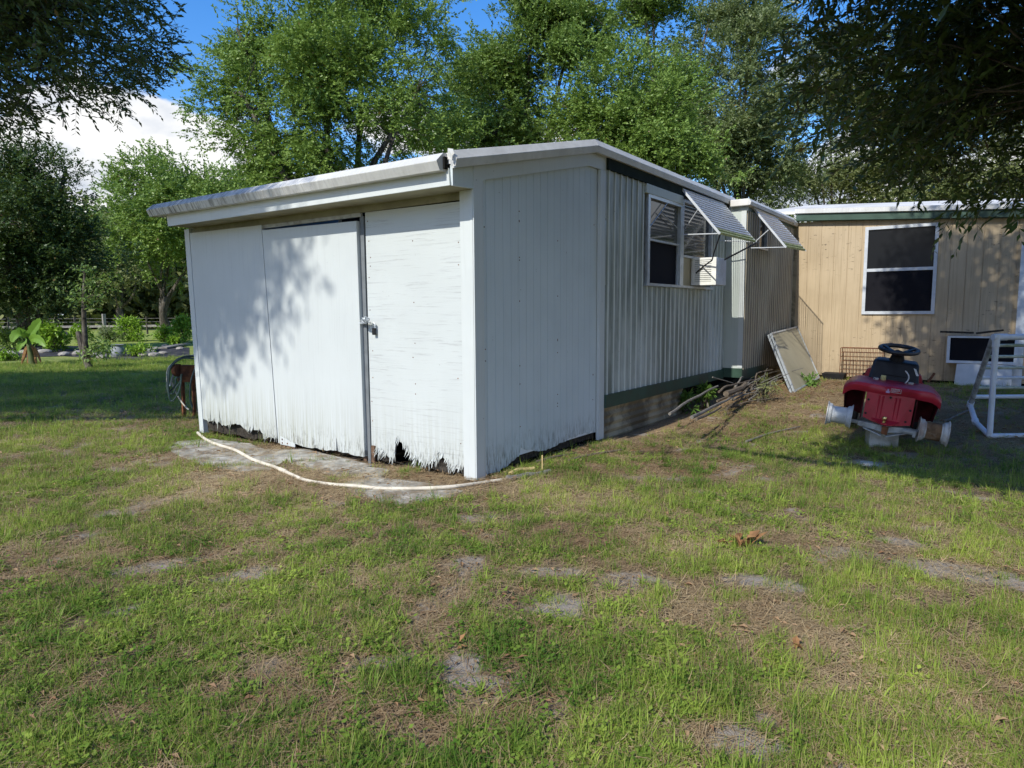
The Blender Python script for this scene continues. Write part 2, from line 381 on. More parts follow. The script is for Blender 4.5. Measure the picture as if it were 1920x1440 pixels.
M['panelbeige'] = simple('beige_door_skin', (.37, .33, .225), .55, .12, 3, .3, dirt=(.27, .25, .16), dirt_amt=.4)
M['board_white'] = simple('white_board', (.60, .62, .64), .6, .12, 4, .3)
M['stick'] = simple('weathered_dead_wood', (.155, .125, .095), .85, .35, 26, .15, bump=.5)
M['stickgrey'] = simple('grey_dead_wood', (.20, .185, .165), .85, .35, 26, .15, bump=.5)
M['stickpale'] = simple('pale_split_wood', (.52, .40, .19), .8, .2, 20, .15)
M['rock'] = simple('pale_garden_stone', (.36, .33, .29), .85, .3, 5, .2, bump=.5, dirt=(.16, .14, .11), dirt_amt=.6)
M['pot'] = simple('grey_ribbed_pot', (.33, .35, .36), .7, .15, 8, .25)
M['fabric'] = simple('black_landscape_fabric', (.035, .035, .042), .8, .4, 3, .2, dirt=(.17, .15, .13), dirt_amt=.6)
M['fencewood'] = simple('grey_fence_wood', (.28, .26, .23), .85, .3, 9, .2)
M['deadleaf'] = simple('dry_brown_leaf', (.27, .145, .065), .75, .35, 18, .2)
M['label'] = simple('faded_sticker', (.62, .60, .58), .6, .2, 60, .3)
M['labely'] = simple('yellow_label', (.52, .46, .20), .6, .2, 30, .3)
M['labelp'] = simple('faded_purple_sticker', (.46, .30, .48), .6, .25, 60, .3)

def mat_bark():
    t = NT('oak_bark'); p = t.pos((4, 4, 1.2)); n = t.noise(p, 3.0, 7, .7)
    c = t.mix(t.ramp(n, .35, .68), (.045, .038, .030), (.17, .15, .125))
    return t.done(c, .9, n, .7, .04, .1)
M['bark'] = mat_bark()

def mat_leaf(name, a, b, gloss=.35, trans=.34, rough=.42):
    t = NT(name); u = t.attr('tint')
    c = t.mix(u, a, b); c = t.mix(t.ramp(u, .955, .97), c, (.16, .11, .03))
    t.done(c, rough, spec=gloss)
    tr = t.node("ShaderNodeBsdfTranslucent"); t.link(t.mix(.5, c, (.16, .24, .03)), tr.inputs[0])
    ms = t.node("ShaderNodeMixShader"); ms.inputs[0].default_value = trans
    t.link(t.b.outputs[0], ms.inputs[1]); t.link(tr.outputs[0], ms.inputs[2]); t.link(ms.outputs[0], t.out.inputs[0])
    return t.m
M['leaf_oak'] = mat_leaf('oak_leaf_green', (0.134, 0.227, 0.043), (0.297, 0.418, 0.096))
M['leaf_deep'] = mat_leaf('deep_oak_leaf_green', (0.112, 0.191, 0.041), (0.262, 0.369, 0.085))
M['leaf_dark'] = mat_leaf('shade_darkened_leaf', (0.032, 0.060, 0.018), (0.086, 0.132, 0.034), .3, .2)  # leaf tones darkened to carry the shade on the left-edge oak
M['leaf_hazy'] = mat_leaf('grey_green_leaf', (0.124, 0.169, 0.072), (0.260, 0.305, 0.130))
M['leaf_thin'] = mat_leaf('thin_olive_leaf', (0.149, 0.184, 0.067), (0.287, 0.305, 0.121))
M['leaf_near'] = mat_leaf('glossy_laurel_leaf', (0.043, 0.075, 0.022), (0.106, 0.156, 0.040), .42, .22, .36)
M['leaf_bright'] = mat_leaf('bright_shrub_leaf', (.17, .32, .025), (.32, .50, .05), .3, .4)
M['leaf_banana'] = mat_leaf('banana_leaf_green', (.15, .29, .035), (.24, .40, .06), .3, .4)
M['leaf_weed'] = mat_leaf('weed_leaf_green', (.08, .17, .03), (.15, .26, .05), .25, .3, .55)

def mat_grass(name, a, b, tr=.38):
    t = NT(name); u = t.attr('tint', 'INSTANCER'); v = t.attr('bt')
    c = t.mix(u, a, b); c = t.mix(t.math('MULTIPLY', t.ramp(v, .55, 1.0), .8), c, (.42, .34, .15))
    t.done(c, .6, spec=.22)
    s = t.node("ShaderNodeBsdfTranslucent"); t.link(c, s.inputs[0]); ms = t.node("ShaderNodeMixShader"); ms.inputs[0].default_value = tr
    t.link(t.b.outputs[0], ms.inputs[1]); t.link(s.outputs[0], ms.inputs[2]); t.link(ms.outputs[0], t.out.inputs[0])
    return t.m
M['grass'] = mat_grass('lawn_grass_blade', (.100, .200, .024), (.40, .50, .085))
M['straw'] = mat_grass('dry_thatch_straw', (.26, .17, .09), (.54, .42, .24), .1)
M['litter'] = mat_grass('fallen_leaf_litter', (.22, .12, .06), (.42, .29, .17), .1)

def mat_ground():
    t = NT('patchy_sandy_soil'); p = t.pos(); sand = t.attr('sand'); th = t.attr('thatch'); far = t.attr('far')
    f = t.noise(p, 60, 6, .7); g = t.noise(p, 9, 6, .65); h = t.noise(p, 210, 3, .6)
    soil = t.mix(t.ramp(f, .35, .65), (.085, .066, .044), (.20, .15, .095))
    that = t.mix(t.ramp(f, .33, .66), (.13, .092, .055), (.36, .26, .155))
    that = t.mix(t.ramp(g, .45, .65, 0, .5), that, (.27, .165, .10))
    sn = t.mix(t.ramp(h, .35, .65), (.25, .225, .20), (.43, .40, .365))
    c = t.mix(th, soil, that)
    c = t.mix(t.math('MULTIPLY', t.ramp(t.math('ADD', sand, t.math('MULTIPLY', t.math('SUBTRACT', g, .5), .9)), .38, .80), .72), c, sn)
    gr = t.mix(t.ramp(t.noise(p, 1.4, 6, .7), .35, .7), (.17, .24, .05), (.36, .38, .11))
    c = t.mix(far, c, gr)
    return t.done(c, .95, t.math('ADD', f, t.math('MULTIPLY', g, 1.2)), .5, .02, .1)
M['ground'] = mat_ground()
# ------------------------------------------------------------------ ground: one sheet, patchy near the camera, out to the horizon
def blob(x, y, px, py, rx, ry, z=None):
    c = gat(px, py); v = np.array([c[0], c[1]])/math.hypot(c[0], c[1])   # rx across the view, ry along it
    dx, dy = x-c[0], y-c[1]; a = dx*v[1]-dy*v[0]; b = dx*v[0]+dy*v[1]
    return np.exp(-(a/rx)**2-(b/ry)**2)
SAND = [(870,1060,.16,.16,1),(1040,1135,.20,.16,1),(890,1085,.2,.1,.8),(1185,1085,.22,.13,1),(1425,1095,.26,.14,1),(1850,1082,.75,.20,.85),(865,1265,.10,.26,1),(955,1275,.07,.14,.9),
        (300,1060,.5,.16,.7),(430,1085,.2,.1,.6),(1040,1070,.3,.1,.8),(240,1140,.18,.1,.7),(500,1250,.14,.12,.6),(730,1240,.14,.10,.8),(645,1255,.12,.08,.7),(1230,895,.5,.2,.65),(1440,900,.3,.12,.5),
        (1690,1015,.2,.12,.9),(890,975,.35,.2,.55),(170,1003,.3,.1,.5),(1030,1330,.12,.10,.8),(1150,1100,.2,.1,.5),(1480,1130,.14,.1,.5),(740,905,.7,.25,.6),(1650,870,.35,.12,.8),(1450,1415,.2,.07,.6)]
THATCH = [(720,900,2.2,.5,1),(450,850,1.1,.4,.7),(560,1020,1.3,.32,1),(330,1010,1.2,.30,.8),(200,930,1.6,.25,.45),(1010,930,.8,.45,1),(1230,880,1.1,.5,.9),(1120,850,.9,.7,1),(1390,1010,.8,.35,.85),(1160,1010,.9,.35,.8),
          (1320,760,1.6,1.6,1),(1500,735,2.5,2.0,1.1),(1700,770,1.6,1.6,.9),(1850,800,1.5,1.5,.9),(760,1090,.7,.3,.8),(640,1130,.5,.2,.55),(1750,950,.9,.35,.4),(1600,1180,.5,.2,.5),(1480,1200,.4,.2,.6),(1780,1300,.5,.25,.75),(880,1200,.5,.25,.45),
          (1000,1330,.35,.2,.55),(600,1350,.3,.12,.4),(330,780,1.8,1.0,.9),(250,870,.8,.3,.35),(1500,1290,.35,.12,.5),(1330,1180,.3,.15,.4),(150,1350,.3,.1,.3),(1180,1370,.3,.1,.4)]
def masks(x, y):
    x = np.asarray(x, float); y = np.asarray(y, float)
    sand = np.zeros_like(x); th = np.zeros_like(x)
    for a in SAND: sand = np.maximum(sand, a[4]*blob(x, y, *a[:4]))
    for a in THATCH: th = np.maximum(th, a[4]*blob(x, y, *a[:4]))
    n1 = vnoise(x, y, 3, 5, .9); n2 = vnoise(x, y, 8, 4, 2.6); n3 = vnoise(x, y, 11, 3, 6.5)
    th = np.clip(th*(.60+.7*n2)+smooth01((n1-.54)/.16)*.40+smooth01((n2-.61)/.1)*.35, 0, 1)
    n6 = vnoise(x, y, 16, 3, 14.0); sand = np.clip(sand*(.15+.9*n3+1.1*n6)+smooth01((n2-.66)/.08)*.7, 0, 1)
    n4 = vnoise(x, y, 15, 3, 11.0); n5 = vnoise(x, y, 19, 2, 4.2)
    green = np.clip(1.0-.80*th-1.25*sand+(n3-.5)*2.2+(n4-.5)*3.2+(n5-.5)*1.0, 0.05, 1.0)
    pad_ = np.maximum(np.maximum(blob(x, y, 620, 880, 1.7, .42), blob(x, y, 765, 918, 1.2, .42)), np.maximum(blob(x, y, 415, 850, .9, .45), blob(x, y, 540, 855, 1.2, .4)))
    lit_ = np.maximum(np.maximum(blob(x, y, 1490, 735, 2.4, 2.6), blob(x, y, 1660, 765, 1.7, 1.6)), np.maximum(blob(x, y, 1850, 800, 1.6, 1.8), blob(x, y, 1270, 800, 1.0, 1.0)))
    green = green*(1-.85*np.clip(lit_*1.25, 0, 1)); th = np.maximum(th, np.clip(lit_*1.3, 0, 1)*.95)
    green = green*(1-.93*smooth01((pad_-.35)/.3))
    return sand, th, green

SLABS = []
def in_slab(x, y):
    o = np.zeros(np.shape(x), bool)
    for P in SLABS:
        c = np.zeros(np.shape(x), bool); n = len(P)
        for i in range(n):
            a, b = P[i], P[(i+1) % n]; k = ((a[1] > y) != (b[1] > y)) & (x < (b[0]-a[0])*(y-a[1])/(b[1]-a[1]+1e-12)+a[0]); c ^= k
        o |= c
    return o
def padk(x, y):
    return smooth01(np.maximum(np.maximum(blob(x, y, 620, 880, 1.9, .55), blob(x, y, 765, 918, 1.4, .5)), np.maximum(blob(x, y, 415, 850, 1.1, .5), blob(x, y, 540, 855, 1.3, .5)))/.5)
def make_ground():
    def axis(a, b, step, far):
        k = list(np.arange(a, b+1e-6, step)); o = []; d = step
        while d < far: d *= 1.6; o.append(d)
        return np.array([a-v for v in reversed(o)]+k+[b+v for v in o])
    xs = axis(-16, 6, .065, 900); ys = axis(0, 17, .065, 900)
    X, Y = np.meshgrid(xs, ys, indexing='ij'); s, t, g = masks(X, Y)
    R = np.hypot(X, Y); far = smooth01((R-15)/6)*.75+smooth01((R-26)/10)*.25
    far = far*smooth01((np.abs(X+9)-2)/3)
    Z = ground_z(X, Y)+(vnoise(X, Y, 21, 4, 1.1)-.5)*.035*(1-smooth01((R-11)/5))+(vnoise(X, Y, 22, 3, 8)-.5)*.014*(1-smooth01((R-11)/4))
    kp = padk(X, Y); Z = ground_z(X, Y)+(Z-ground_z(X, Y))*(1-kp)+.002*kp
    inside = (X > -8.4) & (X < -3.4) & (Y > 4.2); Z = np.where(inside, np.minimum(Z, ground_z(X, Y))-.02, Z)
    V = np.stack([X, Y, Z], -1).reshape(-1, 3); nx, ny = X.shape
    i = np.arange(nx*ny).reshape(nx, ny)
    F = np.stack([i[:-1, :-1], i[1:, :-1], i[1:, 1:], i[:-1, 1:]], -1).reshape(-1, 4)
    me = fast_mesh("ground", V, F, dict(sand=('POINT', s), thatch=('POINT', np.clip(t*1.1, 0, 1)), far=('POINT', far)))
    me.materials.append(M['ground']); me.polygons.foreach_set("use_smooth", np.ones(len(F), bool))
    o = bpy.data.objects.new("ground", me); COL.objects.link(o); tag(o, kind='structure')
make_ground()

# ------------------------------------------------------------------ old concrete pad showing through the litter
rng = random.Random(5)
def slab_piece(px, lift):
    P = [at(x, y, 'Z', lift) for x, y in px]; c = sum(P)/len(P); Q = []
    for i in range(len(P)):
        a, b = P[i], P[(i+1) % len(P)]; n = max(2, int(np.linalg.norm(b-a)/.12))
        for k in range(n):
            q = a+(b-a)*k/n; Q.append(q+(q-c)*rng.uniform(-.03, .03))
    SLABS.append([(q[0], q[1]) for q in Q]); return MB().prism([q-np.array([0, 0, .09]) for q in Q], (0, 0, .09))
pad = bpy.data.objects.new("concrete_pad", None); COL.objects.link(pad); pad.location = (-6, 4.3, 0); tag(pad, kind='structure')
for pxs, lift in (([(312,842),(335,828),(395,822),(470,832),(540,858),(505,880),(455,884),(380,872)], .010), ([(500,842),(575,842),(700,872),(650,885),(560,868)], .016),
                  ([(565,876),(640,868),(730,880),(715,893),(640,893)], .011), ([(640,905),(700,893),(800,905),(870,920),(845,934),(740,946),(665,925)], .012)):
    slab_piece(pxs, lift).build("slab_piece", M['slab'], pad)

# ------------------------------------------------------------------ white shed
YP, YT, XS, XSP = 4.685, 4.642, -3.685, -3.712      # panel plane, trim plane, side trim plane, side siding plane
shed = empty("garden_shed", (-5.9, 5.8, 0), "white painted garden shed with wide front doors and rotted ragged bottom edge", "shed")
rs = np.random.RandomState(4)
def ragged(u, base, amp, spike, seed, freq=9):
    r = np.random.RandomState(seed); n = len(u)
    z = base+amp*vnoise(u, u*0+seed, seed, 4, freq)
    for _ in range(int(n*spike)):
        c = r.uniform(u.min(), u.max()); w = r.uniform(.006, .02); h = r.uniform(.02, .11); z = np.maximum(z, np.where(np.abs(u-c) < w, h*(1-np.abs(u-c)/w)+base, 0))
    return z
def sheet(us, zb, ztop, fixed, th, axis):
    """panel with a ragged lower edge; us along the wall, zb lower edge per column, ztop (two ends)"""
    m = MB(); n = len(us); zt = np.interp(us, [us[0], us[-1]], ztop) if len(ztop) == 2 else np.array(ztop)
    nz = 5; V = []
    for k, d in enumerate((0, th)):
        for i in range(n):
            for j in range(nz):
                z = zb[i]+(zt[i]-zb[i])*j/(nz-1)
                V.append((us[i], fixed+d, z) if axis == 'Y' else (fixed-d, us[i], z))
    F = []; o = n*nz
    for i in range(n-1):
        for j in range(nz-1):
            a = i*nz+j; F.append((a, a+nz, a+nz+1, a+1)); F.append((o+a+1, o+a+nz+1, o+a+nz, o+a))
        a = i*nz; F.append((o+a, o+a+nz, a+nz, a)); a = i*nz+nz-1; F.append((a, a+nz, o+a+nz, o+a))
    for i in (0, n-1):
        for j in range(nz-1):
            a = i*nz+j; F.append((a, a+1, o+a+1, o+a))
    return m.add(V, F)
def lean(us, x0b, x0t, m):      # shear columns so edges lean as the doors hang
    pass
xb = lambda px, py, pl=YP: at(px, py, 'Y', pl)[0]
# left fixed panel: from left trim to the seam (edges lean slightly)
def shear(m, xl_b, xl_t, xr_b, xr_t, ztop):
    a0, a1 = xl_b, xr_b; W = []
    for (x, y, z) in m.v:
        t = (x-a0)/(a1-a0); s = z/ztop; W.append((x+(1-t)*(xl_t-xl_b)*s+t*(xr_t-xr_b)*s, y, z))
    m.v = W; return m
ul = np.linspace(-8.03, -6.535, 150)
zl = ragged(ul, .085, .12, .12, 3); zl += .06*np.exp(-((ul+7.85)/.10)**2); zl = np.where(ul > -6.8, zl*.55, zl)
for c, h, w in ((-7.86, .33, .012), (-7.66, .42, .008), (-6.98, .30, .008), (-7.34, .20, .018), (-7.25, .20, .02)): zl = np.maximum(zl, np.where(np.abs(ul-c) < w, h*(1-.6*np.abs(ul-c)/w), 0))
shear(sheet(ul, zl, (2.475, 2.462), YT-.006, .045, 'Y'), -8.03, -8.11, -6.540, -6.670, 2.47).build("front_panel", M['front_v'], shed)
# door slab, hung proud of the wall
DX0b, DX0t, DX1b, DX1t = -6.522, -6.652, -5.118, -5.140
ud = np.linspace(DX0b, DX1b, 150); zd = .035+.05*vnoise(ud, ud*0, 9, 4, 8)*np.where(ud < -6.1, 1.0, .75)
for c, h, w in ((-5.53, .24, .010), (-6.47, .16, .012), (-6.3, .12, .01), (-5.75, .10, .008)): zd = np.maximum(zd, np.where(np.abs(ud-c) < w, h*(1-.5*np.abs(ud-c)/w), 0))
door = shear(sheet(ud, zd, (2.405, 2.385), YT-.006, .064, 'Y'), DX0b, DX0t, DX1b, DX1t, 2.4).build("door", M['front_v'], shed)
ur = np.linspace(-5.064, -3.80, 150); zr = ragged(ur, .038, .105, .20, 7, 11)
hx0, hx1 = xb(738, 868), xb(778, 868)
hole = np.where((ur > hx0) & (ur < hx1), .27*np.clip(1-(ur-hx0-.05)/(hx1-hx0), 0, 1)**.8*np.clip((ur-hx0)/.045, 0, 1), 0); zr = np.maximum(zr, hole+np.where(hole > 0, .03*rs.rand(len(ur)), 0))
zr += .07*np.exp(-((ur+4.13)/.07)**2)
sheet(ur, zr, (2.465, 2.455), YP, .014, 'Y').build("front_panel", M['front_h'], shed)
# under-layer of black rotten plywood and a sill beam behind
for (a, b, sd) in ((-8.06, -6.55, 13), (-6.5, -5.13, 14), (-5.03, -3.80, 15)):
    u = np.linspace(a, b, 110); z0 = .0+.05*vnoise(u, u*0+2, sd, 4, 10); z1 = z0+.13+.05*vnoise(u, u*0+5, sd+9, 3, 6)
    m = MB()
    if sd == 15: z1 = np.where((u > hx0) & (u < hx1), z0+.004, z1)
    for i in range(len(u)-1):
        m.hexa([(u[i], YP+.018, z0[i]), (u[i+1], YP+.018, z0[i+1]), (u[i+1], YP+.027, z0[i+1]), (u[i], YP+.027, z0[i]),
                (u[i], YP+.018, z1[i]), (u[i+1], YP+.018, z1[i+1]), (u[i+1], YP+.027, z1[i+1]), (u[i], YP+.027, z1[i])])
    m.build("rotten_ply", M['rot'], shed)
MB().box(-8.1, -5.05, YP+.06, YP+.14, .01, .10).build("sill_beam", M['brownwood'], shed)
# splinters of white veneer curling off the foot
m = MB()
def splinter(x, z, L, w, ang, curl, y=YP):
    pts = []
    for k in range(4):
        s = k/3; pts.append((x+math.sin(ang)*L*s, y-.004-curl*s*s, z-math.cos(ang)*L*s))
    ws = [w, w*.9, w*.6, w*.1]; V = []
    for p, q in zip(pts, ws): V += [(p[0]-q, p[1], p[2]), (p[0]+q, p[1]-.002, p[2])]
    m.add(V, [(0,1,3,2),(2,3,5,4),(4,5,7,6)])
for i in range(150):
    a = rng.random()
    x = rng.uniform(-5.03, -3.86) if a < .80 else rng.uniform(-8.0, -6.55)
    zb = float(np.interp(x, ur, zr)) if a < .80 else float(np.interp(x, ul, zl))
    splinter(x, zb+rng.uniform(.0, .05), rng.uniform(.03, .10), rng.uniform(.004, .011), rng.gauss(0, .35), rng.uniform(.002, .03), YP if a < .80 else YT-.006)
o = m.build("veneer_splinters", M['front_h'], shed); o["kind"] = 'stuff'
# door header gap, frieze, trims
MB().box(-6.70, -5.10, YP-.03, YP-.001, 2.425, 2.462).build("door_track", M['castgrey'], shed)
MB().box(-8.19, -3.80, YP-.006, YP+.02, 2.468, 2.56).build("frieze_board", M['soffit'], shed)
def board4(xlb, xlt, xrb, xrt, y0, y1, z0, z1): return MB().hexa([(xlb,y0,z0),(xrb,y0,z0),(xrb,y1,z0),(xlb,y1,z0),(xlt,y0,z1),(xrt,y0,z1),(xrt,y1,z1),(xlt,y1,z1)])
board4(-8.145, -8.245, -8.055, -8.14, YT, YP+.05, .0, 2.528).build("corner_trim", M['trim'], shed, bevel=.004)
board4(-3.832, -3.842, XS, XS, YT, 4.775, .0, 2.70).build("corner_trim", M['trim'], shed, bevel=.004)
MB().box(XS-.035, XS-.012, YT-.0045, YT-.0005, .0, 2.53).build("corner_bead", M['trim'], shed)
m = board4(-5.107, -5.128, -5.068, -5.078, YP-.012, YP+.03, -.02, 2.43); m.build("door_jamb", M['jamb'], shed)
MB().box(-5.165, -5.122, YP-.02, YP+.02, .0, .16).build("jamb_foot", M['brownwood'], shed); MB().box(-5.05, -5.005, YP-.02, YP+.004, .0, .17).build("jamb_foot", M['brownwood'], shed)
# triangular strap hinge at the door foot with bolt heads
h = at(523, 826, 'Y', YT-.03); yq = YT-.0145
hinge = MB().prism([(h[0], yq, h[2]+.05), (h[0], yq, h[2]-.045), (h[0]+.26, yq, h[2]-.05), (h[0]+.26, yq, h[2]-.015)], (0, .008, 0)).build("strap_hinge", M['trim'], shed)
for dx, dz in ((.04, .015), (.04, -.025), (.13, -.022)): MB().lathe([(0, -.004), (.009, -.004), (.009, 0)], (h[0]+dx, yq, h[2]+dz), (0, 1, 0), 8).build("bolt", M['rust'], hinge)
MB().box(h[0]+.02, h[0]+.25, yq+.002, yq+.03, h[2]-.07, h[2]-.052).build("hinge_block", M['brownwood'], hinge)
# hasp with chain links and a padlock
hp = at(682, 604, 'Y', YT-.05)
hasp = MB().box(hp[0]-.10, hp[0]-.005, YT-.013, YT-.0065, hp[2]-.018, hp[2]+.018).build("hasp", M['alu'], shed)
lock = empty("padlock", (hp[0]+.05, YP-.03, hp[2]-.05), "dark padlock hanging from a silver chain at the shed door edge", "padlock")
MB().box(hp[0]+.055, hp[0]+.095, YP-.045, YP-.02, hp[2]-.125, hp[2]-.055).build("lock_body", M['blackmat'], lock, bevel=.008)
MB().tube([(hp[0]+.06, YP-.033, hp[2]-.06), (hp[0]+.055, YP-.033, hp[2]-.02), (hp[0]+.075, YP-.033, hp[2]-.005), (hp[0]+.09, YP-.033, hp[2]-.02), (hp[0]+.09, YP-.033, hp[2]-.06)], .006, 6).build("shackle", M['alu'], lock, True)
chain = empty("chain", (hp[0], YT-.03, hp[2]), "short bunched chain wound through the shed door hasp above the padlock", "chain")
for i in range(12):
    a = rng.uniform(0, 6.28); c = (hp[0]+rng.uniform(-.03, .07), YT-.045+rng.uniform(-.02, .01), hp[2]+rng.uniform(-.02, .045))
    MB().torus(c, (math.cos(a), rng.uniform(-.4, .4), math.sin(a)), .018, .0055, 10, 5).build("chain_link", M['alu'], chain, True)
# nail heads
m = MB()
for i in range(64):
    fr = i < 40
    if fr: x = rng.choice([-7.98, -6.62, -7.3, -5.02, -4.45, -3.9]); z = rng.uniform(.3, 2.4); m.lathe([(0, -.002), (.006, -.002), (.006, .001)], (x+rng.uniform(-.02, .02), YP, z), (0, 1, 0), 6)
    else: m.lathe([(0, .002), (.006, .002), (.006, -.001)], (XSP+.001, rng.choice([5.36, 4.82, 6.05, 6.82]), rng.uniform(.3, 2.5)), (1, 0, 0), 6)
o = m.build("nail_heads", M['rust'], shed); o["kind"] = 'stuff'
# side wall: grooved sheets split into boards, lower edge ragged and gaping
GY = [4.777, 4.846, 4.972, 5.098, 5.224, 5.352, 5.478, 5.604, 5.730, 5.856, 5.982, 6.108, 6.234, 6.360, 6.486, 6.612, 6.738, 6.895]
ztop_side = lambda y: np.where(y < 6.66, 2.622+(y-4.741)*.229, 3.062)
for i in range(len(GY)-1):
    a, b = GY[i]+.0025, GY[i+1]-.0025; u = np.linspace(a, b, 9)
    base = np.interp(u, [4.77, 5.0, 5.25, 5.345, 5.37, 5.5, 5.8, 6.2, 6.6, 6.9], [.015, .012, .055, .10, .17, .12, .07, .11, .13, .10])
    zb = base+.05*(vnoise(u, u*0, 31, 4, 14)-.4)
    sheet(u, np.maximum(zb, .004), ztop_side(u), XSP, .0035, 'X').build("siding_board", M['shedside'], shed)
MB().box(XSP-.012, XSP-.004, 4.78, 6.90, .11, 2.6).build("groove_backing", M['groove'], shed)
sheet(np.linspace(4.8, 6.9, 80), .01+.04*vnoise(np.linspace(4.8, 6.9, 80), np.zeros(80), 44, 3, 8), (.16, .2), XSP-.03, .01, 'X').build("rotten_ply", M['rot'], shed)
# board under the roof edge and the back trim on the side wall
m = MB(); pr_ = [(YT+.001, 2.535), (4.79, 2.632), (6.655, 3.061), (6.90, 3.066), (7.048, 3.066), (7.048, 3.222), (6.70, 3.235), (YT+.001, 2.762)]
m.prism([(XS-.026, y, z) for y, z in pr_], (.028, 0, 0)); m.build("rake_board", M['trim'], shed)
MB().box(XS-.03, XS, 6.90, 7.048, .012, 3.065).build("back_trim", M['trim'], shed, bevel=.004)
MB().box(XS+.0005, XS+.012, 6.905, 6.935, .02, 3.06).build("back_bead", M['trim'], shed)
# eave box: fascia board, soffit, end return
board4(-8.075, -8.10, -3.700, -3.712, 4.352, 4.374, 2.528, 2.665).build("fascia_board", M['trim'], shed)
MB().box(-8.09, -3.715, 4.3745, YP+.02, 2.534, 2.546).build("soffit", M['soffit'], shed)
MB().hexa([(-3.712,4.375,2.528),(XS-.002,4.375,2.528),(XS-.002,YT-.001,2.5385),(-3.712,YT-.001,2.5385),(-3.712,4.375,2.70),(XS-.002,4.375,2.70),(XS-.002,YT-.001,2.76),(-3.712,YT-.001,2.76)]).build("eave_return", M['shedside'], shed)
# roof edge metal: bright upper face, lower face turned under
def edge(a, b, outv, h=.145, o=.075):
    ox, oy = outv; P = [(0, 0, 0), (ox*o*.35, oy*o*.35, -.003), (ox*o, oy*o, -h*.50), (ox*o, oy*o, -h*.54), (ox*o*.72, oy*o*.72, -h), (0, 0, -h)]
    return MB().sweep(P, a, b)
edge((-8.33, 4.36, 2.80), (-3.735, 4.36, 2.785), (0, -1), .148, .125).build("front_drip_edge", M['rooftrim'], shed)
edge((-8.25, 4.40, 2.79), (-8.25, 7.0, 3.34), (-1, 0), .14, .07).build("left_drip_edge", M['rooftrim'], shed)
edge((XS+.02, 4.335, 2.795), (XS+.02, 6.713, 3.345), (1, 0), .14, .055).build("rake_drip_edge", M['rooftrim'], shed)
m = MB(); m.hexa([(-8.25,4.365,2.70),(XS+.015,4.365,2.70),(XS+.015,6.71,3.25),(-8.25,6.71,3.25),(-8.25,4.365,2.79),(XS+.015,4.365,2.79),(XS+.015,6.71,3.335),(-8.25,6.71,3.335)]); m.build("roof", M['roof_white'], shed)
# torn corner of the edge metal
c = at(843, 298, 'Y', 4.29); m = MB()
m.add([(c[0]-.01,4.28,2.80),(c[0]+.025,4.31,2.795),(c[0]+.03,4.28,2.75),(c[0]+.015,4.29,2.71),(c[0]-.015,4.285,2.75)], [(0,1,2),(0,2,3),(0,3,4)])
m.add([(c[0]+.0,4.275,2.72),(c[0]+.03,4.30,2.70),(c[0]+.028,4.30,2.665),(c[0]+.02,4.29,2.65)], [(0,1,2,3)])
m.build("torn_flashing", M['rooftrim'], shed); MB().box(-3.738, -3.716, 4.31, 4.35, 2.655, 2.75).build("eave_gap", M['dark'], shed)
# hidden faces that close the shed
MB().box(-8.16, -8.145, YP+.06, 7.0, .0, 2.9).build("left_wall", M['trim'], shed); MB().box(-8.14, XSP-.05, 7.06, 7.075, .0, 3.2).build("rear_wall", M['dark'], shed)
MB().box(-8.14, XSP-.05, YP+.15, 7.05, -.03, .006).build("shed_floor", M['dark'], shed)

# ------------------------------------------------------------------ travel trailer behind it
trailer = empty("travel_trailer", (-4.9, 10.8, 0), "old white corrugated travel trailer streaked with green mildew, joined to the shed", "trailer")
XL = -6.15; Y1, Y2, YTN = 7.05, 11.26, 14.40
def corrugated(xp, y0, y1, z0, z1, pitch=.1545, h=.014, off=0.0):
    m = MB(); prof = []; y = y0
    k = math.floor((y0-off)/pitch)
    pts = [(y0, 0)]
    while True:
        c = off+k*pitch; k += 1
        for dy, dx in ((-.019, 0), (-.008, h), (.008, h), (.019, 0)):
            if y0 < c+dy < y1: pts.append((c+dy, dx))
        if c > y1: break
    pts.append((y1, 0)); n = len(pts)
    nz = 12; zs = np.linspace(z0, z1, nz); ya = np.array([p[0] for p in pts]); V = []
    for z in zs:
        wy = (vnoise(ya*3.1, ya*0+z*1.7, 71, 3, 1.0)-.5)*.016; wx = (vnoise(ya*.9, ya*0+z*1.1, 73, 3, 1.0)-.5)*.014
        for (y, d), a, b in zip(pts, wy, wx): V.append((xp+d+b*(0 if d > 0 else .35), y+(a if y0 < y < y1 else 0), z))
    return m.add(V, [(j*n+i, j*n+i+1, (j+1)*n+i+1, (j+1)*n+i) for j in range(nz-1) for i in range(n-1)])
WY0, WY1, WZ0, WZ1 = 8.085, 10.62, 1.835, 3.09
off = 7.262
for (a, b, z0, z1) in ((Y1+.003, WY0, .515, 3.085), (WY0, WY1, .515, WZ0-.02), (WY1, Y2-.002, .515, 3.085)):
    corrugated(SX0, a, b, z0, z1, .1545, .014, off).build("corrugated_siding", M['siding'], trailer)
MB().box(SX0-.06, SX0-.045, Y1+.1, Y2, .5, 1.80).build("wall_core", M['dark'], trailer)
MB().box(SX0-.004, SX0+.03, Y1+.002, Y2-.001, 3.085, 3.24).build("top_rail", M['rail_dark'], trailer)
MB().box(SX0-.01, SX0+.022, Y1+.002, Y2-.003, .372, .526).build("skirt_rail", M['skirt_green'], trailer)
def hskirt(x, y0, y1, z0, z1):
    m = MB(); pts = []; z = z0; k = 0
    while z <= z1+1e-6: pts.append((z, .018 if k % 2 else 0)); z += .045; k += 1
    n = len(pts); return m.add([(x+d, y0, z) for z, d in pts]+[(x+d, y1, z) for z, d in pts], [(i, i+1, n+i+1, n+i) for i in range(n-1)])
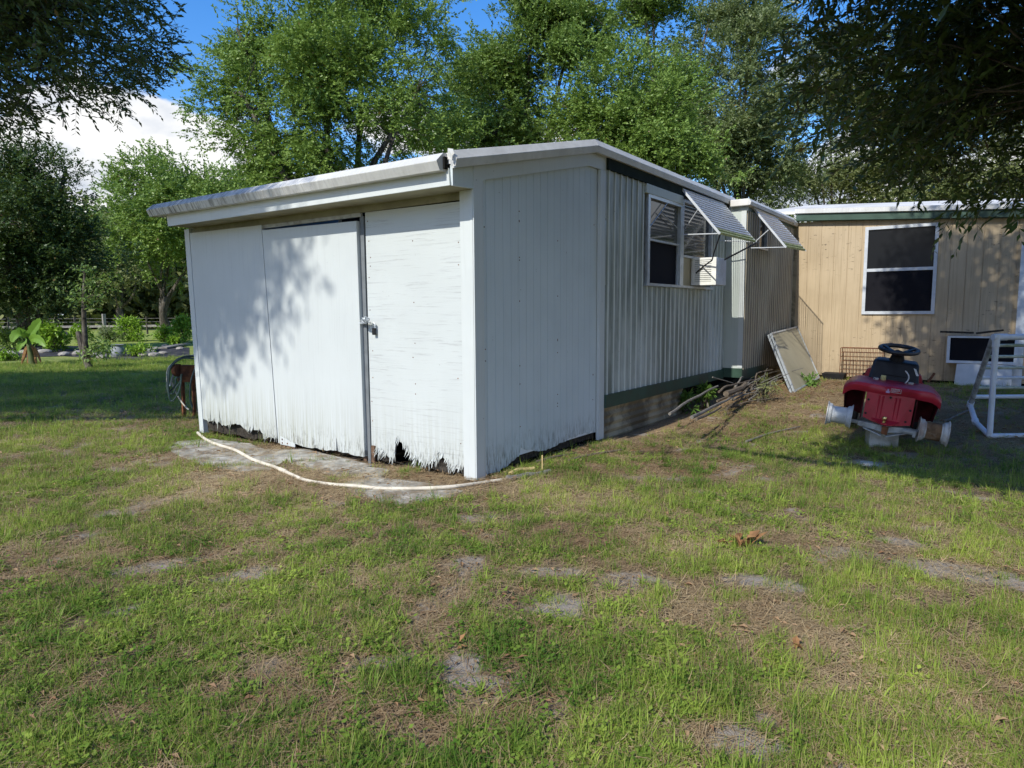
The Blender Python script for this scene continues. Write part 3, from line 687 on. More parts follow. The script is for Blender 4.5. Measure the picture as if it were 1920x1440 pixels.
hskirt(SX0-.05, Y1, 9.6, -.05, .40).build("skirting", M['skirt_tan'], trailer)
MB().box(SX0-.5, SX0-.45, 9.6, Y2+3, -.02, .5).build("underfloor", M['dark'], trailer)
# roof and its edge
MB().box(XL, SX0+.018, 6.712, Y2+.26, 3.215, 3.335).build("roof", M['roof_white'], trailer)
edge((SX0+.02, 6.7135, 3.346), (SX0+.02, Y2+.26, 3.346), (1, 0), .138, .055).build("roof_edge", M['rooftrim'], trailer)
# window unit
m = MB()
for y0, y1, z0, z1 in ((8.15, 8.215, 1.85, 2.965), (9.235, 9.36, 1.85, 3.04), (8.215, 9.235, 2.925, 2.965), (10.50, 10.56, 1.85, 3.05), (9.36, 10.5, 3.01, 3.05)):
    m.box(SX0-.03, SX0+.026, y0, y1, z0, z1)
m.box(SX0-.02, SX0+.045, 8.10, 10.6, 1.818, 1.852)
win = m.build("window_frame", M['alu'], trailer)
MB().box(SX0-.02, SX0+.035, 8.075, 9.30, 2.966, 3.082).build("window_header", M['stepface'], trailer, bevel=.006)
MB().box(SX0-.028, SX0-.024, 8.215, 9.235, 2.42, 2.925).build("upper_pane", M['glassgrey'], trailer)
MB().box(SX0-.03, SX0+.010, 8.215, 9.235, 2.395, 2.42).build("meeting_rail", M['alu'], trailer)
MB().box(SX0-.030, SX0-.026, 8.215, 9.235, 1.852, 2.395).build("lower_screen", M['screen'], trailer)
MB().box(SX0-.02, SX0+.004, 9.195, 9.234, 1.852, 2.395).build("screen_stile", M['alu'], trailer)
MB().box(SX0-.028, SX0-.024, 9.36, 10.5, 2.28, 3.01).build("upper_pane", M['glassgrey'], trailer)
MB().box(SX0-.03, SX0+.008, 9.36, 10.5, 2.255, 2.285).build("meeting_rail", M['alu'], trailer)
MB().box(SX0-.034, SX0-.030, 9.36, 10.5, 1.852, 2.255).build("filler_board", M['panelbeige'], trailer)
for p, q in ((((1218, 426)), (1253.5, 378)), ((1241, 398.5), (1269.6, 427))):
    MB().tube([at(*p, 'X', SX0+.02), at(*q, 'X', SX0+.02)], .006, 6).build("reflected_arm", M['alu'], trailer)  # added rods stand in for awning arms reflected in the pane
# louvred awnings
def awning(hL, hR, fL, fR, nsl, struts):
    aw = []; hL, hR, fL, fR = [np.array(p, float) for p in (hL, hR, fL, fR)]
    d = (fL-hL)/np.linalg.norm(fL-hL); along = (hR-hL)/np.linalg.norm(hR-hL); nrm = np.cross(d, along)
    if nrm[2] < 0: nrm = -nrm
    m = MB(); m.bar(hL, fL, .02, .03, nrm); m.bar(hR, fR, .010, .014, nrm); m.bar(hL, hR, .02, .02, nrm)
    fr = m.build("awning_frame", M['alu_white'], trailer)
    L = np.linalg.norm(fL-hL); L2 = np.linalg.norm(fR-hR); dR = (fR-hR)/L2
    for i in range(nsl):
        s = (i+.5)/nsl; a = hL+d*L*s+along*.014; b = hR+dR*L2*s-along*.014; w = L/nsl*.56
        sag = .012*math.sin(math.pi*s); mid = (a+b)/2-nrm*sag
        lo = d*.8-nrm*.6; lo /= np.linalg.norm(lo)
        P = []
        for p in (a, mid, b): P += [p+nrm*.004-lo*w*.5, p+nrm*.012, p-nrm*.004+lo*w*.62]
        mm = MB().add(P, [(0,1,4,3),(1,2,5,4),(3,4,7,6),(4,5,8,7)])
        mm.build("awning_slat", M['louvre_moss'] if s > .86 else M['louvre'], fr)
    for p, q, r in struts: MB().tube([p, q], r, 6).build("awning_arm", M['alu_white'], fr)
X0 = SX0
awning((X0+.02, 9.261, 3.18), (X0+.02, 11.0, 3.195), (-3.115, 9.261, 2.525), (-3.118, 11.0, 2.545), 15,
       [((X0+.03, 9.40, 2.653), at(1308.5, 393, 'Y', 9.261), .008), (at(1282, 440, 'X', X0+.03), (-3.115, 9.262, 2.53), .009), ((X0+.03, 10.9, 2.60), (-3.118, 10.99, 2.555), .008)])
awning((SX2+.02, 11.589, 3.151), (SX2+.02, 12.898, 3.17), (-2.821, 11.589, 2.495), (-2.80, 12.898, 2.525), 14,
       [(at(1413, 456, 'X', SX2+.03), at(1441, 431, 'Y', 11.589), .008), (at(1408, 465, 'X', SX2+.03), (-2.821, 11.589, 2.50), .008)])
# step forward to the rear section
MB().box(SX0-.02, SX2, Y2, Y2+.02, .545, 3.215).build("step_face", M['stepface'], trailer)
MB().box(SX2-.075, SX2+.006, Y2-.006, Y2-.001, .56, 3.10).build("corner_trim", M['trim'], trailer)
MB().box(SX2-.12, SX2+.03, Y2-.012, Y2-.001, 3.09, 3.15).build("corner_cap", M['stepface'], trailer)
corrugated(SX2, Y2+.03, 11.98, .52, 3.09, .128, .014, 11.31).build("corrugated_siding", M['siding2'], trailer)
corrugated(SX2, 11.98, 12.46, .52, 2.55, .128, .014, 11.31).build("corrugated_siding", M['siding2'], trailer)
corrugated(SX2, 12.46, YTN-.01, .46, 3.09, .128, .014, 11.31).build("corrugated_siding", M['siding2'], trailer)
MB().box(SX2-.05, SX2-.03, 11.95, 12.5, 2.5, 3.1).build("rear_window_pane", M['glass'], trailer)
m = MB(); m.box(SX2-.03, SX2+.02, 11.96, 11.99, 2.55, 3.08); m.box(SX2-.03, SX2+.02, 12.45, 12.48, 2.55, 3.08); m.box(SX2-.03, SX2+.03, 11.95, 12.49, 2.53, 2.56); m.build("rear_window_frame", M['alu'], trailer)
MB().box(SX0-.01, SX2+.01, Y2-.014, Y2+.01, .395, .548).build("skirt_rail", M['skirt_green'], trailer)
MB().box(SX2-.02, SX2+.012, Y2+.011, 12.75, .37, .53).build("skirt_rail", M['skirt_green'], trailer)
hskirt(SX2-.05, 12.2, YTN, .0, .52).build("skirting", M['skirt_tan'], trailer)
MB().box(SX2-.02, SX2+.012, Y2+.022, YTN-.02, 3.09, 3.20).build("top_rail", M['skirt_green'], trailer)
MB().box(XL+.2, SX2+.045, Y2+.262, YTN+.3, 3.14, 3.235).build("roof", M['roof_white'], trailer)
MB().box(SX0+.08, SX2+.05, Y2-.09, Y2+.261, 3.155, 3.262).build("roof_end_cap", M['roof_white'], trailer, bevel=.01)
edge((SX2+.046, Y2-.085, 3.262), (SX2+.046, YTN-.35, 3.262), (1, 0), .10, .05).build("roof_edge", M['rooftrim'], trailer)
edge((SX2+.036, YTN-.349, 3.25), (SX2+.036, YTN+.1, 3.25), (1, 0), .12, .05).build("roof_edge", M['rooftrim'], trailer)
MB().box(XL, XL+.02, 7.1, YTN, .3, 3.2).build("far_wall", M['trim'], trailer)

# window air conditioner in the trailer window
ac = empty("air_conditioner", (-3.5, 10.02, 1.88), "boxy white air conditioner sticking out of the trailer window under the awning", "air conditioner")
ax0, ax1, ay0, ay1, az0, az1 = SX0-.02, -3.335, 9.788, 10.25, 1.868, 2.262
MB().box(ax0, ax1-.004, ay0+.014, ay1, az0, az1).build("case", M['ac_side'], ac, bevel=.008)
fr = MB(); fr.box(ax0, ax1, ay0, ay0+.013, az0, az0+.05); fr.box(ax0, ax1, ay0, ay0+.013, az1-.03, az1); fr.box(ax0, ax0+.05, ay0, ay0+.013, az0+.05, az1-.03); fr.box(ax1-.07, ax1, ay0, ay0+.013, az0+.05, az1-.03)
fr.build("side_panel", M['ac_white'], ac)
MB().box(ax0+.05, ax1-.07, ay0+.009, ay0+.013, az0+.05, az1-.03).build("grille_back", M['castgrey'], ac)
for i in range(11): MB().box(ax0+.05, ax1-.07, ay0+.001, ay0+.008, az0+.056+i*.028, az0+.056+i*.028+.019).build("grille_slat", M['ac_white'], ac)
for i in range(9): MB().box(ax1-.003, ax1+.003, ay0+.06, ay1-.05, az0+.05+i*.036, az0+.05+i*.036+.016).build("vent_rib", M['ac_side'], ac)
tag(MB().tube([at(1350, 440, 'X', -3.11), at(1340, 470, 'X', -3.2), at(1335, 488, 'X', -3.26), at(1318, 500, 'Y', 9.77), at(1305, 512, 'Y', 9.775)], .010, 6).build("bent_rod", M['blackmat'], None, True), "thin black bent rod from the awning corner down across the air conditioner", "rod")
tag(MB().tube([at(1418, 455, 'X', -3.1), at(1404, 463, 'X', -3.14), at(1385, 473, 'X', -3.2), at(1358, 487, 'X', -3.34)], .013, 6).build("support_bar", M['blackmat'], None, True), "dark slanting bar between the first awning's outer corner and the air conditioner top", "bar")

# ------------------------------------------------------------------ tan house wing closing the yard
house = empty("tan_house", (1.0, 17, 0), "low tan house wing with vertical board siding, green fascia and white roof", "house")
YH = YTN; HX0, HX1 = SX2+.02, 7.5
wx0, wx1, wz0, wz1 = -2.04, -.976, 1.465, 2.97
gx = [HX0]+[-3.092+.2365*i for i in range(46)]
for i in range(len(gx)-1):
    a, b = gx[i]+.004, gx[i+1]-.004
    if a > 2.0 and i % 1 == 0 and b > HX1: break
    zb = .21+.02*random.Random(i).random()
    segs = [(a, b, zb, 3.2)]
    if b > wx0 and a < wx1:
        segs = [(a, b, zb, wz0), (a, b, wz1, 3.2)]
        if a < wx0: segs.append((a, wx0, wz0+.001, wz1-.001))
        if b > wx1: segs.append((wx1, b, wz0+.001, wz1-.001))
    for s in segs: MB().box(s[0], s[1], YH, YH+.014, s[2], s[3]).build("siding_board", M['tan'], house)
MB().box(HX0, wx0-.06, YH+.0145, YH+.05, .25, 3.2).build("wall_backing", M['tan'], house); MB().box(wx1+.06, HX1, YH+.0145, YH+.05, .25, 3.2).build("wall_backing", M['tan'], house)
MB().box(wx0-.06, wx1+.06, YH+.0145, YH+.05, .25, wz0-.05).build("wall_backing", M['tan'], house); MB().box(wx0-.06, wx1+.06, YH+.0145, YH+.05, wz1+.05, 3.2).build("wall_backing", M['tan'], house)
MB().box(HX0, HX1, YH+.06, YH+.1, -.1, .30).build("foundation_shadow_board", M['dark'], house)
MB().box(HX0+.02, -2.9, YH-.004, YH+.03, .175, .205).build("starter_strip", M['trim'], house)
m = MB()
fw = .055
m.box(wx0-fw, wx0, YH-.03, YH+.03, wz0-fw, wz1+fw); m.box(wx1, wx1+fw, YH-.03, YH+.03, wz0-fw, wz1+fw)
m.box(wx0, wx1, YH-.03, YH+.03, wz1, wz1+fw); m.box(wx0, wx1, YH-.035, YH+.03, wz0-fw, wz0)
hw = m.build("window", M['alu_white'], house)
MB().box(wx0, wx1, YH-.02, YH+.02, 2.20, 2.255).build("meeting_rail", M['alu_white'], hw)
MB().box(wx0, wx1, YH+.006, YH+.010, 2.256, wz1-.001).build("pane", M['glass'], hw)
MB().box(wx0, wx1, YH-.006, YH-.002, wz0+.001, 2.199).build("screen", M['screen'], hw)
# corner post, right hand door casing
MB().box(HX0-.03, HX0+.06, YH-.02, YH-.001, .2, 3.15).build("corner_board", M['skirt_tan'], house)
MB().box(.27, .40, YH-.05, YH-.001, .18, 2.6).build("door_casing", M['pvc'], house)
# eave, fascia, roof (eave falls a little to the right)
def zt(x): return 3.463+(x-(-3.37))*(3.239-3.463)/(3.595)
xa, xc = SX2+.06, HX1
YE = YH-.12
MB().hexa([(xa,YE,zt(xa)-.225),(xc,YE,zt(xc)-.225),(xc,YE+.02,zt(xc)-.225),(xa,YE+.02,zt(xa)-.225),(xa,YE,zt(xa)-.10),(xc,YE,zt(xc)-.10),(xc,YE+.02,zt(xc)-.10),(xa,YE+.02,zt(xa)-.10)]).build("fascia_board", M['fascia_green'], house)
MB().sweep([(0,0,0),(0,-.035,-.005),(0,-.04,-.09),(0,0,-.098)], (xa-.02, YE, zt(xa)), (xc, YE, zt(xc))).build("drip_edge", M['rooftrim'], house)
MB().hexa([(xa,YE+.021,zt(xa)-.23),(xc,YE+.021,zt(xc)-.23),(xc,YH+.04,zt(xc)-.23),(xa,YH+.04,zt(xa)-.23),(xa,YE+.021,zt(xa)-.21),(xc,YE+.021,zt(xc)-.21),(xc,YH+.04,zt(xc)-.21),(xa,YH+.04,zt(xa)-.21)]).build("soffit", M['skirt_green'], house)
rz = 5.2*math.tan(RAD(8.5))
MB().hexa([(xa-.9,YE+.002,zt(xa)-.05),(xc,YE+.002,zt(xc)-.05),(xc,YE+5.2,zt(xc)-.05+rz),(xa-.9,YE+5.2,zt(xa)-.05+rz),(xa-.9,YE+.002,zt(xa)),(xc,YE+.002,zt(xc)),(xc,YE+5.2,zt(xc)+rz),(xa-.9,YE+5.2,zt(xa)+rz)]).build("roof", M['roof_white'], house)
MB().box(HX1, HX1+.05, YH, YH+6, 0, 3.2).build("end_wall", M['tan'], house)
# ------------------------------------------------------------------ things lying in the yard
hp_ = [(371,814),(384,822),(408,831),(440,844),(480,861),(515,875),(532,882),(548,888),(580,898),(620,906),(665,911),(720,914),(790,916),(850,913),(895,906),(925,901),(950,896)]
hpts = [at(x, y, 'Z', .032 if x < 870 else .022) for x, y in hp_]; hpts[0][2] = .05; hpts[-1][2] = .008
for i in range(1, len(hpts)-1): hpts[i] = hpts[i]+np.array([rng.gauss(0, .012), rng.gauss(0, .012), rng.uniform(-.012, .004)])
def spline(P, n=4):
    P = [np.array(p) for p in P]; o = []
    for i in range(len(P)-1):
        a, b, c, d = P[max(i-1, 0)], P[i], P[i+1], P[min(i+2, len(P)-1)]
        for k in range(n):
            t = k/n; o.append(.5*((2*b)+(c-a)*t+(2*a-5*b+4*c-d)*t*t+(-a+3*b-3*c+d)*t**3))
    return o+[P[-1]]
hose = empty("garden_hose", hpts[8], "off-white hose curving over the concrete pad along the foot of the shed front", "hose")
MB().tube(spline(hpts[:7]), .0165, 8).build("hose_length", M['hose_white'], hose, True)
MB().tube(spline(hpts[6:]), .0165, 8).build("hose_length", M['hose_white'], hose, True)
MB().tube([hpts[6]+(hpts[5]-hpts[6])*.35, hpts[6]+(hpts[7]-hpts[6])*.35], .0215, 8).build("coupling", M['hose_white'], hose, True)

def stick(name, pts, r, mat, label, group=None, taper=.55):
    pts = [np.array(p, float) for p in pts]; q = []
    P = spline(pts, 3) if len(pts) > 2 else [pts[0]+(pts[1]-pts[0])*k/4 for k in range(5)]
    rr = random.Random(hash(tuple(np.round(pts[0], 2))) % 9999)
    P = [p+np.array([rr.gauss(0, .25), rr.gauss(0, .25), rr.gauss(0, .18)])*r for p in P]; n = len(P)
    return tag(rebase(MB().tube(P, [r*(1-(1-taper)*i/(n-1)) for i in range(n)], 7).build(name, mat, None, True)), label, "branch", group)
stick("fallen_branch", [gat(950, 902, .022), gat(988, 897, .026), gat(1031, 888, .02)], .026, M['stickgrey'], "thick grey broken branch lying past the hose end by the shed corner", None, .85)
stick("bark_strip", [gat(957, 893, .03), gat(975, 888, .04), gat(1001, 884, .03)], .020, M['stickpale'], "short pale peeled branch on top of the debris at the shed corner", None, .8)
stick("fallen_branch", [gat(1005, 872, .03), gat(1045, 861, .03), gat(1083, 853, .025)], .014, M['stick'], "thin branch under the gaping foot of the shed side wall")
stick("fallen_branch", [gat(1066, 868, .03), gat(1120, 855, .03), gat(1166, 848, .025)], .014, M['stick'], "long thin branch on the brown litter right of the back shed trim")
stick("fallen_branch", [gat(1400, 832, .03), gat(1440, 818, .03), gat(1500, 803, .025)], .014, M['stickgrey'], "thin branch lying alone in the shaded grass left of the red mower")
stick("fallen_branch", [gat(1770, 793, .02), gat(1800, 780, .03), gat(1832, 768, .02)], .016, M['stickgrey'], "thin branch on the dark ground between mower and pipe rack")
tag(rebase(MB().box(*(lambda p: (p[0]-.006, p[0]+.006, p[1]-.004, p[1]+.004, 0, .17))(gat(1017, 887))).build("garden_stake", M['stickpale'], None)), "small pale wooden stake upright in the grass beside the shed side wall", "stake")

# pile of dead branches against the trailer skirt
def pil(px, py, x): return at(px, py, 'X', x)
pile_l = "thin grey dead branch in the heap against the green trailer skirt"; pile_g = "branches heaped beside the trailer"
stick("dead_branch", [pil(1257, 776, -3.2), pil(1290, 752, -3.3), pil(1320, 736, -3.38), pil(1346, 724, -3.42)], .020, M['stickgrey'], "long pale stick rising highest at the left of the branch heap", pile_g, .7)
stick("dead_log", [pil(1362, 739, -3.0), pil(1385, 729, -3.05), pil(1398, 721, -3.1)], .042, M['stick'], "short thick log on top of the branch heap by the trailer", pile_g, .85)
stick("dead_branch", [pil(1297, 783, -2.75), pil(1330, 766, -2.85), pil(1362, 750, -2.95), pil(1391, 736, -3.05)], .022, M['stickgrey'], "thick grey branch along the front edge of the branch heap", pile_g, .6)
stick("dead_branch", [pil(1303, 786, -2.65), pil(1330, 777, -2.7), pil(1352, 762, -2.85)], .018, M['stick'], "dark brown branch lowest at the front of the branch heap", pile_g, .7)
stick("dead_branch", [pil(1348, 735, -3.15), pil(1358, 726, -3.15), pil(1376, 721, -3.2), pil(1400, 715, -3.25), pil(1422, 711, -3.3)], .018, M['stick'], "crooked branch bending over the top of the heap", pile_g, .5)
pr2 = random.Random(12)
for i in range(26):
    t = pr2.random(); a = np.array([-2.95-.35*pr2.random(), 9.4+2.6*t, 0]); L = pr2.uniform(.7, 1.7); an = pr2.gauss(1.62, .28)
    z0 = .03+.22*pr2.random()*(1-abs(t-.55)); b = a+np.array([math.cos(an)*L, math.sin(an)*L, 0])
    b[0] = min(max(b[0], -3.4), -2.7)
    a[2] = ground_z(a[0], a[1])+z0; b[2] = ground_z(b[0], b[1])+z0+pr2.uniform(-.02, .18); mid = (a+b)/2+np.array([pr2.gauss(0, .06), 0, pr2.gauss(.02, .03)])
    stick("dead_branch", [a, mid, b], pr2.uniform(.007, .018), M['stickgrey' if i % 2 else 'stick'], pile_l, pile_g, .4)
stick("dead_branch", [pil(1336, 707, -3.3), pil(1355, 713, -3.25), pil(1374, 718, -3.2)], .010, M['stickgrey'], "twig standing off the heap in front of the green skirt", pile_g)
stick("dead_branch", [pil(1418, 733, -2.9), pil(1432, 722, -2.9), pil(1444, 717, -2.9)], .010, M['stickgrey'], "forked twig at the right end of the heap near the leaning panels", pile_g)

# two framed door panels leaning on the trailer
def leaning(TL, TR, BL, BR, label, skin, out):
    TL, TR, BL, BR = [np.array(p, float) for p in (TL, TR, BL, BR)]; n = np.cross(TR-TL, BL-TL); n /= np.linalg.norm(n)
    if n[0] < 0: n = -n
    TL, TR, BL, BR = [p+n*out for p in (TL, TR, BL, BR)]
    e = empty("door_panel", (BL+BR)/2, label, "panel", "framed panels leaning on the trailer")
    m = MB()
    for p, q in ((TL, TR), (TR, BR), (BR, BL), (BL, TL)): m.bar(p, q, .030, .034, n)
    m.build("frame", M['alu'], e)
    cen = (TL+TR+BL+BR)/4; k = .985
    P = [cen+(p-cen)*k for p in (TL, TR, BR, BL)]
    MB().prism([p-n*.008 for p in P], n*.014).build("skin", skin, e)
    for f in (.06, .09):
        p = TL+(BL-TL)*(f+.03); MB().tube([p+n*.018, p+n*.03], .014, 10).build("roller", M['blackmat'], e, True)
    return e
pTL, pTR = at(1441, 629, 'X', SX2+.075), at(1490, 616, 'X', SX2+.075)
pBL = gat(1484, 737, .0); pBR = pBL+(pTR-pTL)*.98
leaning(pTL, pTR, pBL, pBR, "beige door panel in an aluminium frame leaning on the trailer, foremost of two", M['panelbeige'], .05)
leaning(pTL, pTR, pBL, pBR, "second framed panel hidden behind the beige one against the trailer", M['board_white'], 0.0)
bar = empty("clamp_bar", at(1515, 668, 'Y', 13.9), "dark steel bar with a clamp leaning beside the beige panel at the tan wall", "bar clamp")
b0, b1 = at(1490, 614, 'Y', 14.30), gat(1531, 707, .02); b1 = np.array([-2.85, 14.25, .19])
b1 = at(1531, 707, 'Y', 14.25)
MB().bar(b0, b1, .022, .035, (0, 1, 0)).build("bar_rail", M['blackmat'], bar)
bm_ = b0+(b1-b0)*.58; MB().lathe([(0,-.05),(.03,-.05),(.035,0),(.03,.05),(0,.05)], bm_, (1, 0, 0), 10).build("clamp_jaw", M['rust'], bar, True)
MB().tube([bm_, bm_+np.array([-.16, -.14, -.05])], .016, 8).build("clamp_screw", M['rust'], bar, True); MB().lathe([(0,-.03),(.032,-.03),(.032,.03),(0,.03)], bm_+np.array([-.17, -.15, -.05]), (1, .8, 0), 10).build("clamp_pad", M['rust'], bar, True)

# ---- red riding mower without seat and tyres, rear towards us
mo = gat(1656, 845); fb = np.array([mo[0], mo[1], 0]); fb /= np.linalg.norm(fb); rb_ = np.array([fb[1], -fb[0], 0]); TL_ = RAD(7.0)
rt = rb_*math.cos(TL_)-np.array([0, 0, 1])*math.sin(TL_); ut = rb_*math.sin(TL_)+np.array([0, 0, 1])*math.cos(TL_)
piv = np.array([mo[0], mo[1], .22])
def Lm(x, y, z): return piv+rt*x+fb*y+ut*(z-.22)
class LB(MB):
    def loc(s, m): s.v += [tuple(Lm(*v)) for v in m.v]; b = len(s.v)-len(m.v); s.f += [tuple(i+b for i in f) for f in m.f]; return s
def mow(name, m, mat, parent, smooth=False, bevel=0.0): return LB().loc(m).build(name, mat, parent, smooth, bevel)
mower = empty("riding_mower", mo, "old red riding mower without seat or tyres, propped up with its rear facing us", "mower")
# fender: crowned pan with a rolled lip
xs_ = np.linspace(-.46, .46, 25); m = MB(); V = []; rows = []
for j, (yy, dz) in enumerate(((.015, -.105), (0.0, -.085), (-.012, -.04), (.004, -.008), (.05, .0), (.30, .012), (.58, .015))):
    for x in xs_:
        e = max(0, (abs(x)-.33)/.13); z = .700+dz-.075*e**2.2*(1 if j < 6 else 1)+.006*math.sin(x*14)*(j < 3)
        dip = -.015*math.exp(-(x/.12)**2)*(j in (1, 2, 3)); V.append((x*(1-.03*(j == 6)), yy+.05*e**2, z+dip))
n = len(xs_); rows = 7
F = [(j*n+i, j*n+i+1, (j+1)*n+i+1, (j+1)*n+i) for j in range(rows-1) for i in range(n-1)]
m.add(V, F); fen = mow("fender", m, M['red'], mower, True)
m = MB()
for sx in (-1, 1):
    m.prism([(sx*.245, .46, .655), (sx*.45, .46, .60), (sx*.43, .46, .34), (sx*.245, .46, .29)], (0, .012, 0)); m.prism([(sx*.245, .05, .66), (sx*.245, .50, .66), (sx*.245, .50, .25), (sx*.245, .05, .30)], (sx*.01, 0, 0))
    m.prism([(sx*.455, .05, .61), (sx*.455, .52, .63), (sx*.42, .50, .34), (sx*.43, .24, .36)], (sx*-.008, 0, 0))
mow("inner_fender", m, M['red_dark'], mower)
# rear plate with ribs, holes and hitch tongue
m = MB().prism([(-.225, .01, .615), (.225, .01, .615), (.225, .01, .315), (.10, .0, .285), (0, -.01, .268), (-.12, .0, .29), (-.225, .01, .325)], (0, .012, 0)); rp_ = mow("rear_plate", m, M['red'], mower)
m = MB()
for x in (-.10, -.065, .055, .09): m.prism([(x-.012, .012, .58), (x, -.002, .58), (x+.012, .012, .58)], (0, .0, -.24))
mow("pressed_rib", m, M['red'], rp_)
for x, z in ((.0, .575), (-.20, .52), (.20, .47), (-.205, .37), (.175, .345)): mow("bolt", MB().lathe([(0, -.004), (.012, -.004), (.012, .002)], (x, .006, z), (0, 1, 0), 8), M['blackmat'], rp_)
mow("hitch_tongue", MB().prism([(-.15, .01, .335), (.13, .01, .335), (.05, -.09, .30), (-.05, -.09, .30)], (0, 0, -.010)), M['red'], mower)
mow("hitch_ball", MB().lathe([(0, .075), (.018, .068), (.026, .05), (.022, .03), (.012, .02), (.02, .012), (.02, 0)], (-.02, -.05, .305), (0, 0, 1), 14), M['brass'], mower, True)
# transaxle and axle stubs
m = MB(); m.hexa([(-.26,.03,.22),(.0,.02,.19),(.0,.14,.19),(-.26,.13,.22),(-.26,.03,.27),(.0,.02,.265),(.0,.14,.265),(-.26,.13,.27)]); m.hexa([(0.001,.02,.19),(.25,.03,.23),(.25,.13,.23),(.001,.14,.19),(.001,.02,.265),(.25,.03,.28),(.25,.13,.28),(.001,.14,.265)])
m.tube([(-.34, .08, .25), (.34, .08, .255)], .022, 8); m.tube([(.17, .02, .245), (.30, .01, .25)], .03, 8); m.box(.26, .29, -.02, .03, .20, .27)
tr = mow("transaxle", m, M['castgrey'], mower, False, .006)
mow("drawbar", MB().prism([(-.03, -.01, .26), (.035, -.01, .26), (.03, -.01, .175), (-.025, -.01, .18)], (0, .05, 0)), M['rust'], mower)
m = MB(); m.bar((-.20, .03, .21), (-.02, -.01, .16), .05, .012); m.bar((.20, .03, .225), (.02, -.01, .16), .05, .012); mow("lower_brace", m, M['castgrey'], mower)
def rim(x, z, mat, w):
    e = mow("wheel_rim", MB().lathe([(.104, -w/2), (.134, -w/2-.006), (.136, -w/2), (.117, -w/2+.012), (.112, -w/2+.040), (.094, -w/2+.050), (.091, -w/2+.06), (.091, w/2-.06), (.094, w/2-.050), (.112, w/2-.040), (.117, w/2-.012), (.136, w/2), (.134, w/2+.006), (.104, w/2), (.086, w/2-.05), (.086, -w/2+.05)], (x, .08, z), (1, .03, 0), 28, True), mat, mower, True)
    if mat is M['rimrust']: mow("barrel_rust", MB().lathe([(.093, -w/2+.062), (.093, w/2-.062)], (x, .08, z), (1, .03, 0), 28), M['barrel'], e, True)
    mow("hub", MB().lathe([(0, -.03), (.082, -.03), (.082, -.02), (.04, -.015), (.035, .03), (0, .03)], (x, .08, z), (1, 0, 0), 18), M['rust'] if mat is M['rimrust'] else M['castgrey'], e)
    return e
rim(-.455, .29, M['rim'], .24)["label"] = "dull white left rim"
rim(.44, .285, M['rimrust'], .26)["label"] = "right rim with rust inside"
# dash tower, hood, steering
m = MB().hexa([(-.265,.44,.60),(.265,.44,.60),(.265,.80,.60),(-.265,.80,.60),(-.225,.57,.925),(.225,.57,.925),(.21,.79,.945),(-.21,.79,.945)])
dash = mow("dash_tower", m, M['black'], mower, False, .03)
m = MB()
for i in range(6): m.box(-.15+.0*i, .15, .455+.012*i+.004, .462+.012*i+.004, .66+.03*i, .665+.03*i)
mow("dash_lip", MB().box(-.12, .12, .50, .52, .76, .772), M['blackmat'], dash)
mow("badge", MB().lathe([(0, -.004), (.022, -.004), (.022, .002)], (0.0, .552, .80), (0, 1, -.3), 12), M['alu'], dash)
prof = [(-.30, .58), (-.305, .68), (-.27, .78), (-.17, .835), (0, .845), (.17, .835), (.27, .78), (.305, .68), (.30, .58)]
m = MB(); V = []
for y, s, dz in ((.80, 1.0, 0), (.84, 1.03, .0), (1.25, .95, .01), (1.62, .82, -.03), (1.70, .70, -.08)):
    for x, z in prof: V.append((x*s, y, .58+(z-.58)*(1 if y < 1.6 else .85)+dz))
n = len(prof); m.add(V, [(j*n+i, j*n+i+1, (j+1)*n+i+1, (j+1)*n+i) for j in range(4) for i in range(n-1)]+[tuple(range(n)), tuple(range(4*n, 5*n))])
mow("hood", m, M['red'], mower, True)
for sx in (-1, 1): mow("hood_vent", MB().bar((sx*.30, .80, .72), (sx*.315, 1.0, .69), .012, .02), M['blackmat'], mower)
mow("steering_column", MB().tube([(0, .66, .90), (0, .58, 1.02)], [.085, .055], 12), M['blackmat'], mower, True)
wc, wa = (0.0, .555, 1.06), (0, -.17, 1)
sw = mow("steering_wheel", MB().torus(wc, wa, .187, .024, 36, 8), M['black'], mower, True)
mow("wheel_hub", MB().lathe([(0, -.035), (.05, -.04), (.06, -.06), (.05, -.08), (0, -.08)], wc, wa, 16), M['black'], sw, True)
for a in (.5, 2.64, 4.71):
    u = np.array([math.cos(a), math.sin(a)*.97, math.sin(a)*.24]); mow("spoke", MB().bar(np.array(wc)+u*.04-np.array([0, 0, .045]), np.array(wc)+u*.175, .06, .02), M['black'], sw)
mow("cup_label", MB().lathe([(.0, 0), (.026, 0), (.028, .06), (.024, .075), (0, .075)], (-.10, .40, .69), (0, 0, 1), 12), M['labely'], mower)
mow("fuel_line", MB().tube(spline([(.10, .47, .84), (.135, .44, .80), (.14, .42, .75), (.11, .40, .70)]), .007, 6), M['label'], mower, True)
mow("dash_sticker", MB().prism([(.175, .535, .875), (.20, .535, .865), (.235, .50, .80), (.21, .50, .80)], (0, .004, .002)), M['label'], mower)
for x, y in ((-.17, .34), (.17, .36)): mow("fender_cap", MB().lathe([(0, .03), (.028, .028), (.03, 0)], (x, y, .705), (0, 0, 1), 12), M['castgrey'], mower, True)
